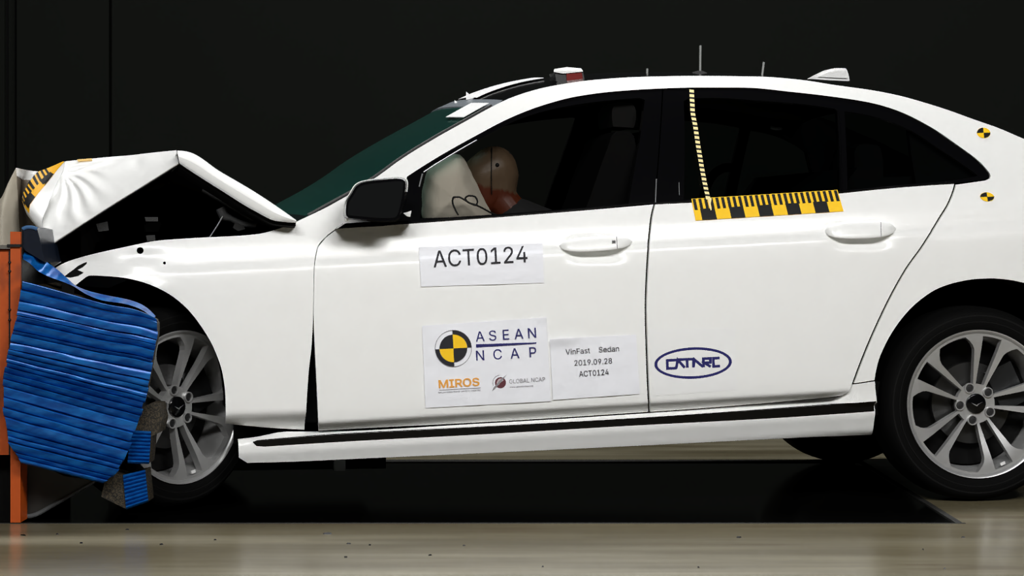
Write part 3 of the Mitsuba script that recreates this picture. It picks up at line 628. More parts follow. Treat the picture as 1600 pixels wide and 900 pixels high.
def make_wheel(key, mean0, M, detail=True, label=None):
    """A wheel with its outer face towards -y at y = 0, hub at the origin; M puts it into the car frame."""
    def place(m): m = m.copy(); m.apply_transform(M); return m
    R = RIM_R
    tp = [(.245, .020), (.255, .006), (.268, -.002), (.290, -.006), (.312, -.003), (.326, .010), (.334, .030), (.338, .055), (.3385, .12), (.338, .185), (.334, .21), (.312, .243), (.268, .242), (.245, .222)]
    put(car(key) if not label else car(key), place(lathe(np.vstack([cr(tp[:7], 20), cr(tp[6:], 20)[1:]]), 96)), 'mat_rubber', smooth=40, label=label)
    root = list(scene)[-1]
    if not detail:
        put(root + '__rim', place(lathe([(.247, .03), (.235, .06), (.225, .20), (.247, .215)], 48)), 'mat_silver')
        put(root + '__disc', place(lathe([(.001, .09), (.235, .09), (.235, .11), (.001, .11)], 48)), 'mat_dark_metal')
        return root
    for g in np.arange(2):
        put(root + '__sidewall_ring', place(lathe([(.283 + .022 * g, -.0045 - .002 * (1 - g)), (.284 + .022 * g, -.0075 + .003 * g), (.287 + .022 * g, -.0075 + .003 * g), (.288 + .022 * g, -.0045)], 80)), P((.003, .003, .003), .7, specular=.15))
    sh = rim_shape(mean0, 12.0)
    v, f = grid_tri(sh, .016)
    r = np.hypot(v[:, 0], v[:, 1]); y = .030 * (1 - smoothstep_np(.04, .24, r)) + .004
    y = np.where(r > .246, .004 + (r - .246) * -.2, y)
    put(root + '__spoked_rim', place(shell(v, f, np.stack([v[:, 0], y, v[:, 1]], 1), np.stack([v[:, 0], y + .030, v[:, 1]], 1))), 'mat_silver', smooth=25, label='silver five twin-spoke alloy rim')
    put(root + '__rim_lip', place(lathe([(.2535, .012), (.2585, .000), (.2575, -.004), (.253, -.003), (.244, .004), (.236, .028), (.226, .06), (.222, .20)], 96)), 'mat_silver', smooth=40)
    put(root + '__barrel', place(lathe([(.2225, .205), (.229, .06), (.238, .03)], 64)), 'mat_dark_metal', smooth=40)
    put(root + '__center_cap', place(cat(lathe([(.0005, .021), (.030, .022), (.0345, .026), (.0355, .036)], 48))), 'mat_black_gloss', smooth=40, label='round black centre cap')
    bird = Polygon([(-.020, .004), (-.004, -.003), (.0, -.006), (.005, -.002), (.021, .007), (.008, .001), (.001, -.010), (-.006, -.006)])
    put(root + '__cap_emblem', place(prism(affinity.scale(bird, 1.0, .9), .0185, .021)), 'mat_silver', smooth=False, label='small silver winged emblem')
    for k in range(5):
        a = math.radians(mean0 + 36 + 72 * k); c = np.array([math.cos(a), 0, math.sin(a)]) * .0585
        rg_ = lathe([(.0135, .030), (.0145, .0245), (.0175, .0245), (.0185, .033)], 24); rg_.apply_translation(c)
        put(root + '__lug_seat', place(rg_), 'mat_silver', smooth=35)
        nt = lathe([(.0005, .029), (.008, .029), (.0135, .030)], 24); nt.apply_translation(c)
        put(root + '__lug_hole', place(nt), 'mat_black')
    val = affinity.rotate(sbox(R * .86, -.006, R * .97, .006), mean0 + 3 * 72 + (1 if True else 0), origin=(0, 0))
    put(root + '__balance_weight', place(prism(affinity.rotate(sbox(.222, -.009, .232, .009), mean0 - 144, origin=(0, 0)), .008, .014)), P((.8, .8, .8), .4), smooth=False)
    rot = lathe([(.001, .075), (.070, .075), (.073, .085), (.142, .085), (.143, .105), (.001, .105)], 64)
    put(root + '__brake_disc', place(rot), P((.05, .05, .05), .35, .8), smooth=30, label='steel brake disc behind the spokes')
    cal = prism(affinity.rotate(sbox(.085, -.075, .185, .075), 25, origin=(0, 0)), .060, .12)
    put(root + '__brake_caliper', place(cal), 'mat_dark_metal', smooth=False)
    put(root + '__back_plate', place(lathe([(.001, .125), (.218, .125), (.218, .13), (.001, .13)], 48)), 'mat_cavity')
    return root
def wheel_at(p, steer=0.0, mirror=False):
    M = np.eye(4); c, s = math.cos(steer), math.sin(steer)
    M[:3, :3] = [[c, -s, 0], [s, c, 0], [0, 0, 1]]; M[:3, 3] = p
    if mirror: M = M @ np.diag([-1, -1, 1, 1])
    return M
RH = L([(1525.5, 632)], .045)[0]; FH = L([(286, 637)], .10)[0]
make_wheel('wheel', 77.5, wheel_at((RH[0], .020, .339)), label='rear wheel with silver twin spokes and black tyre')
# the front wheel is pushed back and turned, its leading edge outwards
make_wheel('wheel', 68, wheel_at((FH[0], .13, .347), math.radians(39)), label='front wheel turned outwards and pushed back')
make_wheel('wheel', 77.5, wheel_at((RH[0], 1.88, .339), 0, True), False)
make_wheel('wheel', 77.5, wheel_at((FH[0] + .05, 1.84, .339), 0, True), False)
for a_px, hub, y0 in ((arch_r, RH, .10), (arch_f, FH, .10)):
    po = fixpoly(S2(np.vstack([a_px, [(110, 700)]]) if hub is FH else a_px)); po = unary_union([po, Polygon([(hub[0] - .33, .30), (hub[0] + .33, .30), (hub[0] + .3, .6), (hub[0] - .3, .6)])]) if hub is RH else po
    sh = po.buffer(.045).difference(po.buffer(.004))
    cutz = .30 if hub is RH else .345
    sh = sh.intersection(sbox(-9, cutz, 9, 3))
    put(car('wheel_arch_liner'), prism(sh, y0, .50), 'mat_cavity', smooth=30)
    put(car('wheel_arch_liner'), prism(po.buffer(.04).intersection(sbox(-9, .20, 9, 3)), .47, .52), 'mat_cavity', smooth=False)
# torn front liner edge over the tyre
put(car('front_bracket'), cat(prism(fixpoly(S2([(118, 447), (140, 432), (186, 434), (200, 440), (170, 452), (125, 449)])), .30, .32)), P((.03, .04, .065), .4), smooth=False)

# ------------------------------------------------------------------ underbody and engine bay
put(car('underbody'), cat(bx((-2.55, .22, .215), (-.55, CARW - .22, .40)), bx((-.55, .55, .24), (1.25, CARW - .55, .45)), bx((-2.95, .52, .10), (-2.0, CARW - .52, .30)), bx((.40, .2, .26), (1.5, CARW - .2, .55))), 'mat_cavity', smooth=False)
put(car('jack_bracket'), bx(tuple(L([(522, 736)], .16)[0] + (-.0, 0, 0)), tuple(L([(540, 716)], .16)[0] + (0, .05, 0))), 'mat_grey_plastic', smooth=False)
eb = lambda q, y0, y1: prism_car(q, y0, y1)
put(car('engine'), cat(eb([(140, 420), (150, 380), (215, 352), (330, 350), (350, 372), (350, 500), (150, 500)], .75, 1.40), bx((-2.95, .56, .35), (-2.2, 1.4, .80))), 'mat_trim', smooth=False)
put(car('inner_wing'), eb([(90, 402), (150, 352), (275, 280), (430, 345), (470, 350), (470, 560), (100, 500)], 1.45, 1.47), 'mat_cavity', smooth=False)
put(car('wheel_well'), eb([(86, 430), (110, 396), (290, 372), (470, 350), (470, 560), (120, 500)], 1.70, 1.72), 'mat_cavity', smooth=False)
put(car('firewall'), eb([(420, 352), (470, 345), (520, 345), (520, 660), (430, 660)], .12, 1.75), 'mat_cavity', smooth=False)
put(car('engine_cover'), eb([(225, 352), (245, 340), (252, 350), (248, 362), (228, 362)], .55, .75), 'mat_grey_plastic', smooth=False)
put(car('hood_hinge'), cat(tube(L([(318, 293), (345, 308), (378, 328), (404, 346)], .20), .016, 8), tube(L([(344, 325), (350, 338), (362, 342), (378, 350), (400, 352)], .17), [.016, .018, .010, .012, .008], 8)), P((.06, .062, .065), .4), smooth=40, label='dark hood hinge')
put(car('gas_strut'), tube(L([(348, 338), (340, 352), (327, 372)], .15), .0028, 8), 'mat_steel', label='thin steel strut')
for q in ([(367, 348), (380, 350), (383, 358), (372, 361), (364, 356)], [(226, 339), (247, 339), (247, 346), (228, 346)], [(150, 350), (168, 346), (170, 360), (154, 362)], [(228, 368), (242, 367), (243, 376), (230, 377)], [(388, 333), (398, 338), (399, 342), (388, 339)]):
    put(car('engine_bay_fitting'), eb(q, .16, .22), P((.010, .010, .010), .4), smooth=False)
put(car('headlamp_shard'), eb([(75, 398), (80, 401), (83, 407), (79, 404)], .12, .14), 'mat_paint', smooth=False)
put(car('headlamp_shard'), eb([(77, 410), (96, 409), (84, 417)], .12, .14), 'mat_paint', smooth=False)

# ------------------------------------------------------------------ cabin
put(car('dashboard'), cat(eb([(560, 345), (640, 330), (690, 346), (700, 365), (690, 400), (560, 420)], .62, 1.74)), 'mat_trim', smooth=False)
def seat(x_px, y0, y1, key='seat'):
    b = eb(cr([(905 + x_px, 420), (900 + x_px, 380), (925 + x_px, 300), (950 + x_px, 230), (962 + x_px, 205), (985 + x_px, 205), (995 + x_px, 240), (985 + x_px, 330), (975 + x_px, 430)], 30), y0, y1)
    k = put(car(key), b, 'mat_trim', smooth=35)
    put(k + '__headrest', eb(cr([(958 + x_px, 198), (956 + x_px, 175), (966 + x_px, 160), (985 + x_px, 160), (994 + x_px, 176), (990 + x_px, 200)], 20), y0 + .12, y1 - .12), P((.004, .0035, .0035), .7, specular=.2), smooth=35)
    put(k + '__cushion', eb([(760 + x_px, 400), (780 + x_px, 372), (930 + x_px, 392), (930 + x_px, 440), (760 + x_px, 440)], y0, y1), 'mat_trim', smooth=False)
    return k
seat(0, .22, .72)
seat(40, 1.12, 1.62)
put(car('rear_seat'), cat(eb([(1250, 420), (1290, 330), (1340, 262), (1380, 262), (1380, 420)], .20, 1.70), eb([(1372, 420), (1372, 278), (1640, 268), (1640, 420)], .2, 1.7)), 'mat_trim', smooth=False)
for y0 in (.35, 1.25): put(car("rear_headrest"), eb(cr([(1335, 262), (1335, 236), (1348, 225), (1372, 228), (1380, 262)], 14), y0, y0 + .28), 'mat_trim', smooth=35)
put(car('center_pillar'), panel(fixpoly(S2([(1014, 156), (1062, 156), (1064, 330), (990, 330)])), -.05, .03), 'mat_trim', smooth=False)
put(car('rear_pillar_lining'), mirror_y(panel(fixpoly(S2([(1395, 165), (1560, 240), (1560, 300), (1440, 300), (1455, 260), (1430, 215), (1380, 185)])), -.06, .05)), 'mat_trim')
put(car('rear_pillar_lining'), panel(fixpoly(S2([(1425, 195), (1470, 205), (1545, 250), (1575, 290), (1490, 310), (1440, 300), (1430, 240)])), -.05, .03), 'mat_trim')
put(car('steering_wheel'), tube(np.array([(L([(690, 322)], .50)[0] + np.array([.05 * math.sin(a), .18 * math.cos(a), .17 * math.sin(a)])) for a in np.linspace(0, 6.3, 33)]), .014, 8), 'mat_trim')
put(car('seat_belt'), tube(L(cr([(1098, 312), (1104, 292), (1118, 270), (1135, 262), (1148, 262)], 20), 1.55), .018, 8), 'mat_trim')
put(car('window_glint'), tube(L([(1204, 199), (1212, 201.5), (1221, 201)], 1.55), .006, 8), P((.75, .75, .73), .4), label='pale bar drawn for a lamp reflection in the rear window')  # pale tube stands in for a lamp reflected in the glass
put(car('seat_buckle'), cat(eb([(945, 282), (965, 275), (985, 280), (985, 300), (960, 302), (945, 296)], .24, .30)), P((.03, .032, .03), .5), smooth=False)

# ------------------------------------------------------------------ airbag, dummy, cable
def lump(px_outline, yc, dep, key, mat, label, n=26, sh=2.2, fn=None):
    """A soft cushion: the outline bulging to both sides of the lateral plane yc."""
    o = np.array(px_outline, float); c = o.mean(0); rows = []
    for s in np.linspace(-1, 1, n):
        k = (1 - abs(s) ** sh) ** (1 / sh)
        q = c + (o - c) * max(k, .02); row = L(q, yc + dep * s)
        rows.append(np.vstack([row, row[:1]]))
    m = lattice(np.array(rows)); m.merge_vertices()
    p = m.vertices; nrm = m.vertex_normals
    m.vertices = p + nrm * ((meshkit.fbm(p * 14, 3, 4) - .5) * .022)[:, None]
    m.fix_normals()
    return put(key, m, mat, smooth=60, label=label)
lump(cr([(663, 352), (660, 310), (664, 275), (680, 255), (700, 243), (714, 240), (724, 248), (738, 275), (752, 303), (765, 332), (770, 352), (720, 362), (663, 352)], 50)[:-1], .33, .15, car('airbag'), 'mat_airbag', 'inflated beige airbag behind the front side window')
head = L([(772, 274)], .46)[0]
HY = .46
J = {'crown': (head + (.0, 0, .022), .082), 'brow': (head + (-.035, 0, .0), .078), 'occ': (head + (.016, 0, -.0), .072), 'jaw': (head + (-.035, 0, -.085), .058), 'neck0': (head + (.02, 0, -.075), .056), 'neck1': (head + (.075, 0, -.15), .062),
     'chest': (head + (.20, 0, -.27), .13), 'shL': (head + (.14, -.17, -.22), .062), 'shR': (head + (.14, .17, -.22), .062), 'mid': (head + (.33, 0, -.45), .12), 'hip': (head + (.40, 0, -.60), .13), 'hL': (head + (.38, -.10, -.62), .085), 'hR': (head + (.38, .10, -.62), .085),
     'elL': (head + (.02, -.24, -.40), .042), 'wrL': (head + (-.14, -.16, -.26), .030), 'elR': (head + (.02, .24, -.40), .042), 'wrR': (head + (-.14, .16, -.26), .030),
     'knL': (head + (-.03, -.14, -.56), .060), 'knR': (head + (-.03, .14, -.56), .060), 'anL': (head + (-.22, -.14, -.84), .045), 'anR': (head + (-.22, .14, -.84), .045), 'toL': (head + (-.36, -.14, -.86), .035), 'toR': (head + (-.36, .14, -.86), .035), 'nose': (head + (-.115, 0, -.02), .016)}
bones = [('crown', 'brow', 'occ'), ('brow', 'jaw', 'occ'), ('brow', 'nose'), ('occ', 'neck0'), ('neck0', 'neck1'), ('neck1', 'chest'), ('chest', 'shL'), ('chest', 'shR'), ('chest', 'mid'), ('mid', 'hip'), ('hip', 'hL'), ('hip', 'hR'), ('shL', 'elL'), ('elL', 'wrL'), ('shR', 'elR'), ('elR', 'wrR'),
         ('hL', 'knL'), ('knL', 'anL'), ('anL', 'toL'), ('hR', 'knR'), ('knR', 'anR'), ('anR', 'toR')]
for sd, sg in (('L', -1), ('R', 1)):      # hands: a palm, four fingers closed round the wheel and a thumb from the palm's side
    w = J['wr' + sd][0]; J['pa' + sd] = (w + (-.055, 0, .03), .027); bones.append(('wr' + sd, 'pa' + sd))
    for i, (dy, ln) in enumerate(((-.030, .8), (-.010, 1.0), (.010, .95), (.030, .75))):
        J[f'f{sd}{i}a'] = (w + (-.078, dy, .045), .0095); J[f'f{sd}{i}b'] = (w + (-.078 - .035 * ln, dy * 1.1, .035), .0085); J[f'f{sd}{i}c'] = (w + (-.085 - .03 * ln, dy * 1.1, .035 - .03 * ln), .0075)
        bones += [('pa' + sd, f'f{sd}{i}a'), (f'f{sd}{i}a', f'f{sd}{i}b'), (f'f{sd}{i}b', f'f{sd}{i}c')]
    J['t' + sd + 'a'] = (w + (-.050, -sg * .035, .035), .011); J['t' + sd + 'b'] = (w + (-.085, -sg * .050, .045), .009); bones += [('pa' + sd, 't' + sd + 'a'), ('t' + sd + 'a', 't' + sd + 'b')]
DM = thing('crash_test_dummy', 'tan crash test dummy thrown forward with its head against the airbag', 'crash test dummy')
m = blob(J, bones, it=8, pitch=.014)
v = m.vertices - head; col = np.tile([.125, .08, .048], (len(v), 1))
orange = (v[:, 2] < -.050 - .22 * (v[:, 0] + .0)) & (v[:, 2] > -.22) & (v[:, 0] < .10)
col[orange] = [.10, .020, .007]
put(DM + '__body', m, 'mat_skin', smooth=True, color=col)
shirt = blob({k: (J[k][0], J[k][1] + .012) for k in ('neck1', 'chest', 'shL', 'shR', 'mid', 'hip', 'elL', 'elR')}, [('chest', 'neck1'), ('chest', 'shL'), ('chest', 'shR'), ('chest', 'mid'), ('mid', 'hip'), ('shL', 'elL'), ('shR', 'elR')], it=6, pitch=.03)
put(DM + '__shirt', shirt, 'mat_shirt', smooth=True, label='black shirt')
seamp = np.array([head + np.array([-.01 - .012 * math.cos(a), -.0835 * math.cos(a * .85), .102 * math.sin(a)]) for a in np.linspace(-.75, 1.2, 24)])
put(DM + '__head_seam', tube(seamp, .0018, 6), 'mat_tape_black')
put(DM + '__head_bolt', trimesh.creation.icosphere(2, .007).apply_transform(trimesh.transformations.translation_matrix(L([(777, 258)], HY - .082)[0])), 'mat_tape_black')
put(DM + '__head_tag', prism_car([(786, 240), (797, 238), (800, 245), (792, 249), (787, 246)], HY - .03, HY + .02), 'mat_tape_black', smooth=False)
cab = cr([(716, 336), (711, 327), (707, 315), (709, 308), (716, 308), (725, 312), (735, 318), (743, 321), (746, 315), (741, 307), (733, 306), (727, 310), (731, 316), (742, 320), (755, 326), (768, 333), (790, 340)], 90)
put(numbered('cable'), tube(S(cab, -.028 - 0 * cab[:, 0]), .0030, 8), 'mat_tape_black', label='thin looped dark cable inside the front side window before the airbag', cat_='cable')

# ------------------------------------------------------------------ sheets, tapes and marks on the car
def quad_map(c):
    """From the unit square (u right, v down) to picture rows: c = top left, top right, bottom right, bottom left."""
    c = np.array(c, float)
    return lambda u, v: (c[0] * ((1 - u) * (1 - v))[:, None] + c[1] * (u * (1 - v))[:, None] + c[2] * (u * v)[:, None] + c[3] * ((1 - u) * v)[:, None])
def paper(key, c, off, mat, wrinkle=0.0, seed=0, curl=None, n=(30, 44), **k):
    """A sheet stuck on the body side over the four corners c."""
    u, v = np.meshgrid(np.linspace(0, 1, n[0]), np.linspace(1, 0, n[1])); q = quad_map(c)(u.ravel(), v.ravel())
    o = off + wrinkle * (meshkit.fbm(np.stack([u.ravel() * 5, v.ravel() * 4, u.ravel() * 0 + seed], 1), 3, seed))
    if curl is not None: o = o + curl(u.ravel(), v.ravel())
    p = S(q, o).reshape(n[1], n[0], 3)
    return put(key, thick(p, (0, .0005, 0)), mat, smooth=60, **k)
def mark(key, pts_px, off, mat, **k):
    """Flat print on the body side: polygons traced in picture rows, as thin film."""
    g = pts_px if hasattr(pts_px, 'geom_type') else fixpoly(pts_px); ms = []
    for pg in getattr(g, 'geoms', [g]):
        v, f = grid_tri(affinity.scale(pg, 1, -1, origin=(0, 0)), 5.0); v = v * (1, -1)
        ms.append(shell(v, f, S(v, off), S(v, off - .0008)))
    return put(key, cat(ms), mat, smooth=False, **k)
def text(key, s, a, b, h, off, mat, bold=False, spread=None, **k):
    """Lettering from picture place a (left end of the baseline) to b (right end), capitals h rows high."""
    a, b = np.array(a, float), np.array(b, float); d = b - a; ln = np.hypot(*d); e = d / ln; up = np.array([e[1], -e[0]])
    if spread:
        ms = []; at = np.linspace(0, 1, len(s))
        for i, ch in enumerate(s):
            m = meshkit.text_mesh(ch, 1.0, .1, bold); x0, x1 = m.bounds[:, 0]; wd = (x1 - x0) * h * spread
            m.vertices[:, 0] = (m.vertices[:, 0] - x0) * h * spread + at[i] * (ln - wd) ; m.vertices[:, 1] *= h; ms.append(m)
        m = cat(ms)
    else:
        m = meshkit.text_mesh(s, 1.0, .1, bold); x0, x1 = m.bounds[:, 0]
        m.vertices[:, 0] = (m.vertices[:, 0] - x0) / (x1 - x0) * ln; m.vertices[:, 1] *= h
    if h > 5: m = m.subdivide_to_size(max_edge=max(2.5, h * .22))
    v = m.vertices; q = a + v[:, :1] * e + v[:, 1:2] * up
    m.vertices = S(q, off + np.where(v[:, 2] > .05, 0, -.0006))
    return put(key, m, mat, smooth=False, **k)

# the number on the front door
t = thing('number_sheet', 'white paper sheet with the large black number ACT0124 on the front door', 'paper sign')
paper(t + '__sheet', [(654.5, 386), (848, 380), (850, 442), (658, 448)], .0035, 'mat_paper', .004, 3)
text(t + '__lettering', 'ACT0124', (678, 417.5), (824.5, 409.5), 25.5, .0085, 'mat_ink', label='ACT0124 in black')

t = thing('logo_sheet', 'white paper sheet with a yellow and black target disc and ASEAN NCAP lettering', 'paper sign')
paper(t + '__sheet', [(659.5, 509), (853.5, 496), (861, 627), (665, 637.5)], .0035, 'mat_paper', .0055, 5, lambda u, v: .006 * np.exp(-((u - 1) ** 2 + v ** 2) / .004))
o = .010
def disc(c, r0, r1, a0, a1, n=24, tilt=-3.0, sx=1.0):
    th = np.radians(np.linspace(a0, a1, n) - tilt); ou = np.stack([np.cos(th) * sx, -np.sin(th)], 1)
    return np.vstack([np.array(c) + ou * r1, np.array(c) + ou[::-1] * max(r0, .01)])
c0 = (708.4, 544.4)
mark(t + '__disc_ring', disc(c0, 28.0, 28.8, -180, 180, 60), o, 'mat_ink_grey')
for a0 in (0, 180): mark(t + '__ring_quarter', disc(c0, 22.0, 28.4, a0, a0 + 90), o + .0004, 'mat_ink')
for a0 in (90, 270): mark(t + '__disc_quarter', disc(c0, 0, 21.6, a0, a0 + 90), o, 'mat_ink', label='black quarter of the disc')
for a0 in (0, 180): mark(t + '__disc_quarter', disc(c0, 0, 21.6, a0, a0 + 90), o, 'mat_yellow', label='yellow quarter of the disc')
text(t + '__lettering', 'ASEAN', (744, 533.7), (838, 527.5), 15.5, o, 'mat_navy', spread=1.0, label='ASEAN in dark blue')
text(t + '__lettering', 'NCAP', (744.5, 563.5), (838.5, 557.5), 15.5, o, 'mat_navy', spread=1.0, label='NCAP in dark blue')
mark(t + '__bar', [(744, 538), (838, 535), (838, 536.8), (744, 543)], o, 'mat_navy')
text(t + '__lettering', 'MIROS', (685.8, 606.3), (749.5, 602.2), 12, o, 'mat_ink_orange', True, label='MIROS in orange')
text(t + '__lettering', 'MALAYSIAN ROAD SAFETY CENTRE', (685, 614.6), (751, 610.6), 2.4, o, 'mat_ink_grey', label='small grey line')
mark(t + '__rule', [(686, 609.2), (751, 605.4), (751, 606.0), (686, 609.8)], o, 'mat_ink_grey')
gc = (782, 598)
mark(t + '__globe', disc(gc, 0, 8.6, 0, 360, 40), o, P((.10, .02, .03), .5), label='dark red globe')
mark(t + '__globe_land', [(776, 597), (779, 592), (784, 591), (787, 594), (782, 598), (779, 602), (776, 600)], o + .0004, P((.5, .4, .42), .5))
mark(t + '__globe_swoosh', [(769, 611), (771, 606), (781, 594), (792, 585), (783, 597), (772, 609)], o + .0008, 'mat_ink_grey')
mark(t + '__globe_swoosh', disc(gc, 11.6, 12.4, 95, 200, 20), o, 'mat_ink_grey')
text(t + '__lettering', 'GLOBAL NCAP', (796, 599.5), (852, 595.5), 6.4, o, 'mat_ink_grey', label='GLOBAL NCAP in grey')
text(t + '__lettering', 'www.globalncap.org', (796.5, 606), (833, 603.6), 2.4, o, 'mat_ink_grey')

t = thing('notice_sheet', 'white paper sheet with three short printed lines, right of the target disc sheet', 'paper sign')
paper(t + '__sheet', [(859, 530), (994, 523), (1000, 615.5), (864, 625)], .0040, 'mat_paper', .004, 9, lambda u, v: .012 * np.exp(-(v / .10) ** 2) * np.exp(-((u - .12) / .2) ** 2))
o = .0095
text(t + '__lettering', 'VinFast', (884.3, 554), (922, 551.6), 8.2, o, 'mat_ink')
text(t + '__lettering', 'Sedan', (936, 550.6), (967.5, 548.6), 8.2, o, 'mat_ink')
text(t + '__lettering', '2019.09.28', (897.8, 571.5), (956.5, 567.8), 8.4, o, 'mat_ink')
text(t + '__lettering', 'ACT0124', (905.3, 588.8), (951.5, 585.2), 8.6, o, 'mat_ink')

t = thing('oval_logo_sticker', 'pale film sticker with a dark blue oval around blue lettering on the rear door', 'sticker')
paper(t + '__sheet', [(1013.5, 515), (1149, 512), (1151, 609), (1021, 619)], .0022, 'mat_film')
e = affinity.rotate(affinity.scale(Point(1083, 567.3).buffer(1, 48), 60.5, 24.5), -2.5)
ei = affinity.rotate(affinity.scale(Point(1083, 567.3).buffer(1, 48), 56.0, 20.6), -2.5)
mark(t + '__oval', e.difference(ei), .0036, 'mat_navy', label='dark blue oval ring')
strokes = {'C': [[(1057, 562.5), (1042.5, 563.2), (1043, 575.8), (1057.5, 575.2)]], 'A': [[(1056.5, 575.6), (1059, 562.3), (1070, 574.6)]], 'T': [[(1060, 562), (1078, 561.2)], [(1073.5, 561.6), (1074, 574.6)]], 'T2': [[(1078, 561.2), (1083.5, 561.2), (1083.5, 574.2)]],
           'A2': [[(1083.5, 574.2), (1085, 561.8), (1098.5, 573.2)]], 'R': [[(1099.5, 573.8), (1099, 560.5), (1110, 560), (1110, 566.3), (1101, 567), (1110.5, 573)]], 'C2': [[(1124.5, 559.3), (1114.5, 559.8), (1115, 572.6), (1125, 572)]]}
for k, ls in strokes.items():
    mark(t + '__letter', unary_union([LineString(a).buffer(2.05, cap_style=2, join_style=2) for a in ls]), .0036, 'mat_navy')

def scale_tape(key, label, c, squares, start, per, mat_base, off=.004):
    """A measuring tape of yellow film with black squares below and black ticks above."""
    q = quad_map(c); t = thing(key, label, 'measuring tape')
    u = np.linspace(0, 1, 60); e = np.vstack([q(u, 0 * u), q(u[::-1], 0 * u + 1)])
    pq = lambda a, b, v0, v1: q(np.array([a, b, b, a]), np.array([v0, v0, v1, v1]))
    mark(t + '__film', e, off, mat_base, label='yellow film')
    for a, b in squares: mark(t + '__black_square', pq(a, b, .49, 1.0), off + .0008, 'mat_tape_black')
    return t, pq
bnd = (np.array([155, 215, 345, 475, 600, 728, 853, 980, 1100, 1227, 1350, 1475]) - 155) / 1320
t, pq = scale_tape('scale_tape', 'yellow and black scale tape along the sill of the rear side window', [(1080, 310.5), (1308.5, 296.5), (1318, 330), (1087, 344.5)], [(bnd[i], bnd[i + 1]) for i in range(1, 11, 2)], 0, 0, 'mat_yellow')
from_u = np.arange(0, 1.0, .5 * (bnd[3] - bnd[1]) / 2.5); ticks = []
for a in np.arange(.0095, .99, .0386):
    mark_q = pq(a, a + .0193, .02, .52); ticks.append(fixpoly(mark_q))
mark(t + '__ticks', unary_union(ticks), .0052, 'mat_tape_black', kind='stuff')

t = thing('window_tape', 'narrow dashed yellow and black tape running down the rear door glass', 'measuring tape')
cl = cr([(1080.5, 140), (1081.5, 158), (1082, 172), (1086, 195), (1091, 228), (1096, 258), (1101, 285), (1107, 312)], 120)
wv_ = np.array([3.6, .4]); pq2 = lambda i, j, k=1.0: np.vstack([cl[i:j] - wv_ * k, cl[i:j][::-1] + wv_ * k])
mark(t + '__film', pq2(0, 120), .0075, 'mat_cream')
mark(t + '__ticks', unary_union([fixpoly(pq2(i, i + 3, 1.1)) for i in range(3, 117, 5)]), .0085, 'mat_tape_black', kind='stuff')
mark(t + '__tail', [(1106, 311), (1108, 322), (1110.5, 329), (1112, 328), (1110.5, 318), (1112, 311), (1111, 309)], .0085, 'mat_cream')

def target(label, c, rx, ry):
    t = thing('target_marker', label, 'target marker')
    e = affinity.rotate(affinity.scale(Point(c).buffer(1, 24), rx, ry), 8); e = np.array(e.exterior.coords)[:-1]
    mark(t + '__film', e, .003, 'mat_yellow')
    for a0 in (95, 275):
        th = np.radians(np.linspace(a0, a0 + 88, 14)); mark(t + '__black_quarter', np.vstack([[c], np.array(c) + np.stack([np.cos(th) * rx, -np.sin(th) * ry], 1)]), .0038, 'mat_tape_black')
target('round yellow and black target marker on the rear roof pillar', (1537, 207.5), 10.5, 8)
target('round yellow and black target marker below the tip of the rear side window', (1542.5, 307.5), 11, 7)

# the tape on the folded hood
t = thing('hood_tape', 'yellow and black scale tape wrapped over the torn front of the hood', 'measuring tape')
def Bq(u, v, o=.004):
    """On the hood's front fold: u across the tape from its right edge, v down."""
    n0, n1 = B.shape[:2]; i = (.5 + .5 * np.clip(u, 0, 1)) * (n0 - 1); j = v * (n1 - 1)
    i0, j0 = np.minimum(i.astype(int), n0 - 2), np.minimum(j.astype(int), n1 - 2); a, b = (i - i0)[:, None], (j - j0)[:, None]
    p = B[i0, j0] * (1 - a) * (1 - b) + B[i0 + 1, j0] * a * (1 - b) + B[i0, j0 + 1] * (1 - a) * b + B[i0 + 1, j0 + 1] * a * b
    return p - np.array([0, o, 0]) 
def bpatch(key, u0, u1, v0, v1, o, mat, **k):
    U, V = np.meshgrid(np.linspace(u0, u1, 6), np.linspace(v0, v1, 8)); P3 = Bq(U.ravel(), V.ravel(), o).reshape(8, 6, 3)
    put(key, thick(P3, (0, .0006, 0)), mat, car=False, smooth=40, **k)
bpatch(t + '__film', 0, 1, .0, .86, .006, P((.78, .40, .012), .4), label='yellow film')
for v0, v1 in ((.22, .42), (.62, .80)): bpatch(t + '__black_square', 0, .52, v0, v1, .008, 'mat_tape_black')
for v0 in (.24, .31, .39, .455, .53, .595, .665, .735, .80): bpatch(t + '__tick', .45, 1, v0, v0 + .035, .008, 'mat_tape_black')
put(t + '__stub', prism(fixpoly(W([(120, 249), (143, 247.3), (144, 251), (122, 252.6)], 9.30)[:, [0, 2]]), 9.30, 9.305), P((.80, .55, .2), .4), car=False, smooth=False)

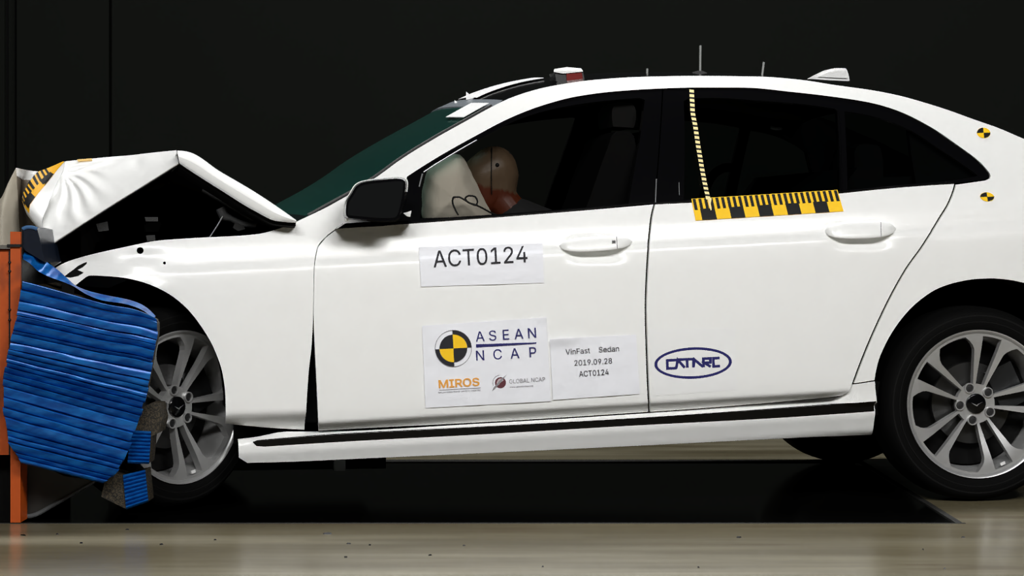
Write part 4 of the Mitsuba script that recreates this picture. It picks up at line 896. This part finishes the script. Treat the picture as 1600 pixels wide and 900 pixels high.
# ------------------------------------------------------------------ things on the roof
def onroof(px, Y): return L([px], Y)[0]
t = thing('signal_lamp', 'small black box with red lens and white lid standing on the roof', 'signal lamp')
yl = .42
put(t + '__housing', prism_car([(867, 113), (911, 112), (914, 126), (882, 131), (869, 127)], yl, yl + .12), 'mat_black', smooth=False, label='black box')
put(t + '__red_lens', prism_car([(885, 115.5), (909, 113.5), (911, 124.5), (886, 128)], yl - .006, yl + .02), 'mat_red', smooth=False, label='red lens')
lid = np.vstack([L([(865, 112.5)], yl - .01), L([(880, 115)], yl - .01), L([(911, 112)], yl - .01), L([(908, 108)], yl + .14), L([(886, 106)], yl + .14), L([(866, 109)], yl + .14)])
put(t + '__lid', TM(np.vstack([lid, lid + (0, 0, .003)]), [(0, 1, 2), (0, 2, 3), (0, 3, 4), (0, 4, 5), (6, 8, 7), (6, 9, 8), (6, 10, 9), (6, 11, 10)] + [f for i in range(6) for f in ((i, (i + 1) % 6, 6 + (i + 1) % 6), (i, 6 + (i + 1) % 6, 6 + i))]), 'mat_paint', smooth=False, label='white lid')
def rod(label, base, top_, r, base_r=0):
    t = thing('rod_aerial', label, 'aerial')
    y_ = .55; put(t + '__rod', tube(L([base, top_], y_), r, 8), P((.30, .31, .30), .4), smooth=40)
    if base_r: put(t + '__base', cat(prism_car([(base[0] - 12, base[1] - 1), (base[0] - 4, base[1] - 3.5), (base[0] + 4, base[1] - 3.5), (base[0] + 12, base[1] + .5), (base[0] + 12, base[1] + 4), (base[0] - 12, base[1] + 4)], y_ - .03, y_ + .03)), 'mat_black', smooth=False)
rod('tallest thin rod aerial on a black base on the roof, above the dashed window tape', (1094, 114), (1094.5, 71), .0042, 1)
rod('slanted short rod aerial on the roof between the tallest rod and the shark fin', (1190.5, 121), (1193.5, 97), .0042)
rod('tiny rod stub on the roof behind the signal lamp', (1011, 120), (1011.5, 107), .004)
def roofsheet(key, label, pts, y0, y1):
    """White film on the roof front: near edge at y0, far edge at y1."""
    a, b = pts; put(numbered(key), thick(np.array([L(cr(b, 12), y1), L(cr(a, 12), y0)]), (0, 0, -.002)), 'mat_film', smooth=False, label=label, cat_='tape')
put(numbered('roof_tape'), thick(across(te[(te[:, 0] > 776) & (te[:, 0] < 885)], (-.05, .042), 8, .003, (0, .008), lo=.22, hi=.50), (0, 0, -.002)), 'mat_film', smooth=40, label='long white tape strip along the front of the roof up to the signal lamp', cat_='tape')
roofsheet('roof_tape', 'small upright white tape tab at the front end of the roof strip', ([(728, 155), (741, 153)], [(728, 143), (730, 144.5)]), .63, .635)
roofsheet('roof_tape', 'tiny white tape tab on the top edge of the windshield', ([(710, 160), (716, 160.5)], [(710, 156.5), (711, 157)]), .72, .725)
put(numbered('windshield_tape'), thick(across(ws_edge[(ws_edge[:, 0] > 728)], (-.11, .020), 8, .003, (0, .012), lo=.02, hi=.13), (0, 0, -.002)), 'mat_film', smooth=40, label='white tape patch on the upper corner of the windshield beside the roof pillar', cat_='tape')

# ------------------------------------------------------------------ debris on the floor
spots = [(35, 837, 7), (199, 828, 3), (90, 835, 2.5), (127, 849, 2.5), (336, 844, 2.5), (512, 834, 8), (545, 850, 4), (540, 871, 3), (578, 852, 2), (672, 868, 3), (725, 853, 2), (252, 851, 3), (1154, 840, 5), (1441, 859, 3), (1476, 889, 2.5), (1091, 887, 2), (1505, 840, 3), (848, 886, 2)]
for x, y, r in spots:
    Yd = F * CAM_H / (y - HOR); c = np.array([(x - 800) / F * Yd, Yd, 0]); k = r * Yd / F
    a = np.sort(rng.uniform(0, 2 * np.pi, 6)); pg = np.stack([np.cos(a) * k, np.sin(a) * k * 1.6 * rng.uniform(.6, 1)], 1)
    pg = np.array(Polygon(pg).convex_hull.exterior.coords)[:-1]; n = len(pg)
    m = trimesh.convex.convex_hull(np.vstack([np.c_[pg, np.zeros(n)], np.c_[pg * .7, np.full(n, .0035)]])); m.apply_translation(c)
    put(numbered('debris_fragment'), m, 'mat_black', car=False, smooth=False, cat_='fragment', label={(35, 837): 'black fragment lying on the floor just right of the orange column foot', (512, 834): 'largest black fragment on the floor below the middle of the front door', (1154, 840): 'flat black fragment alone on the floor below the rear door', (545, 850): 'mid-sized black fragment right beside the largest one on the floor'}.get((x, y), 'tiny black speck of plastic lying on the floor before the pit'), group=None if r >= 4 else 'tiny black specks scattered on the floor')
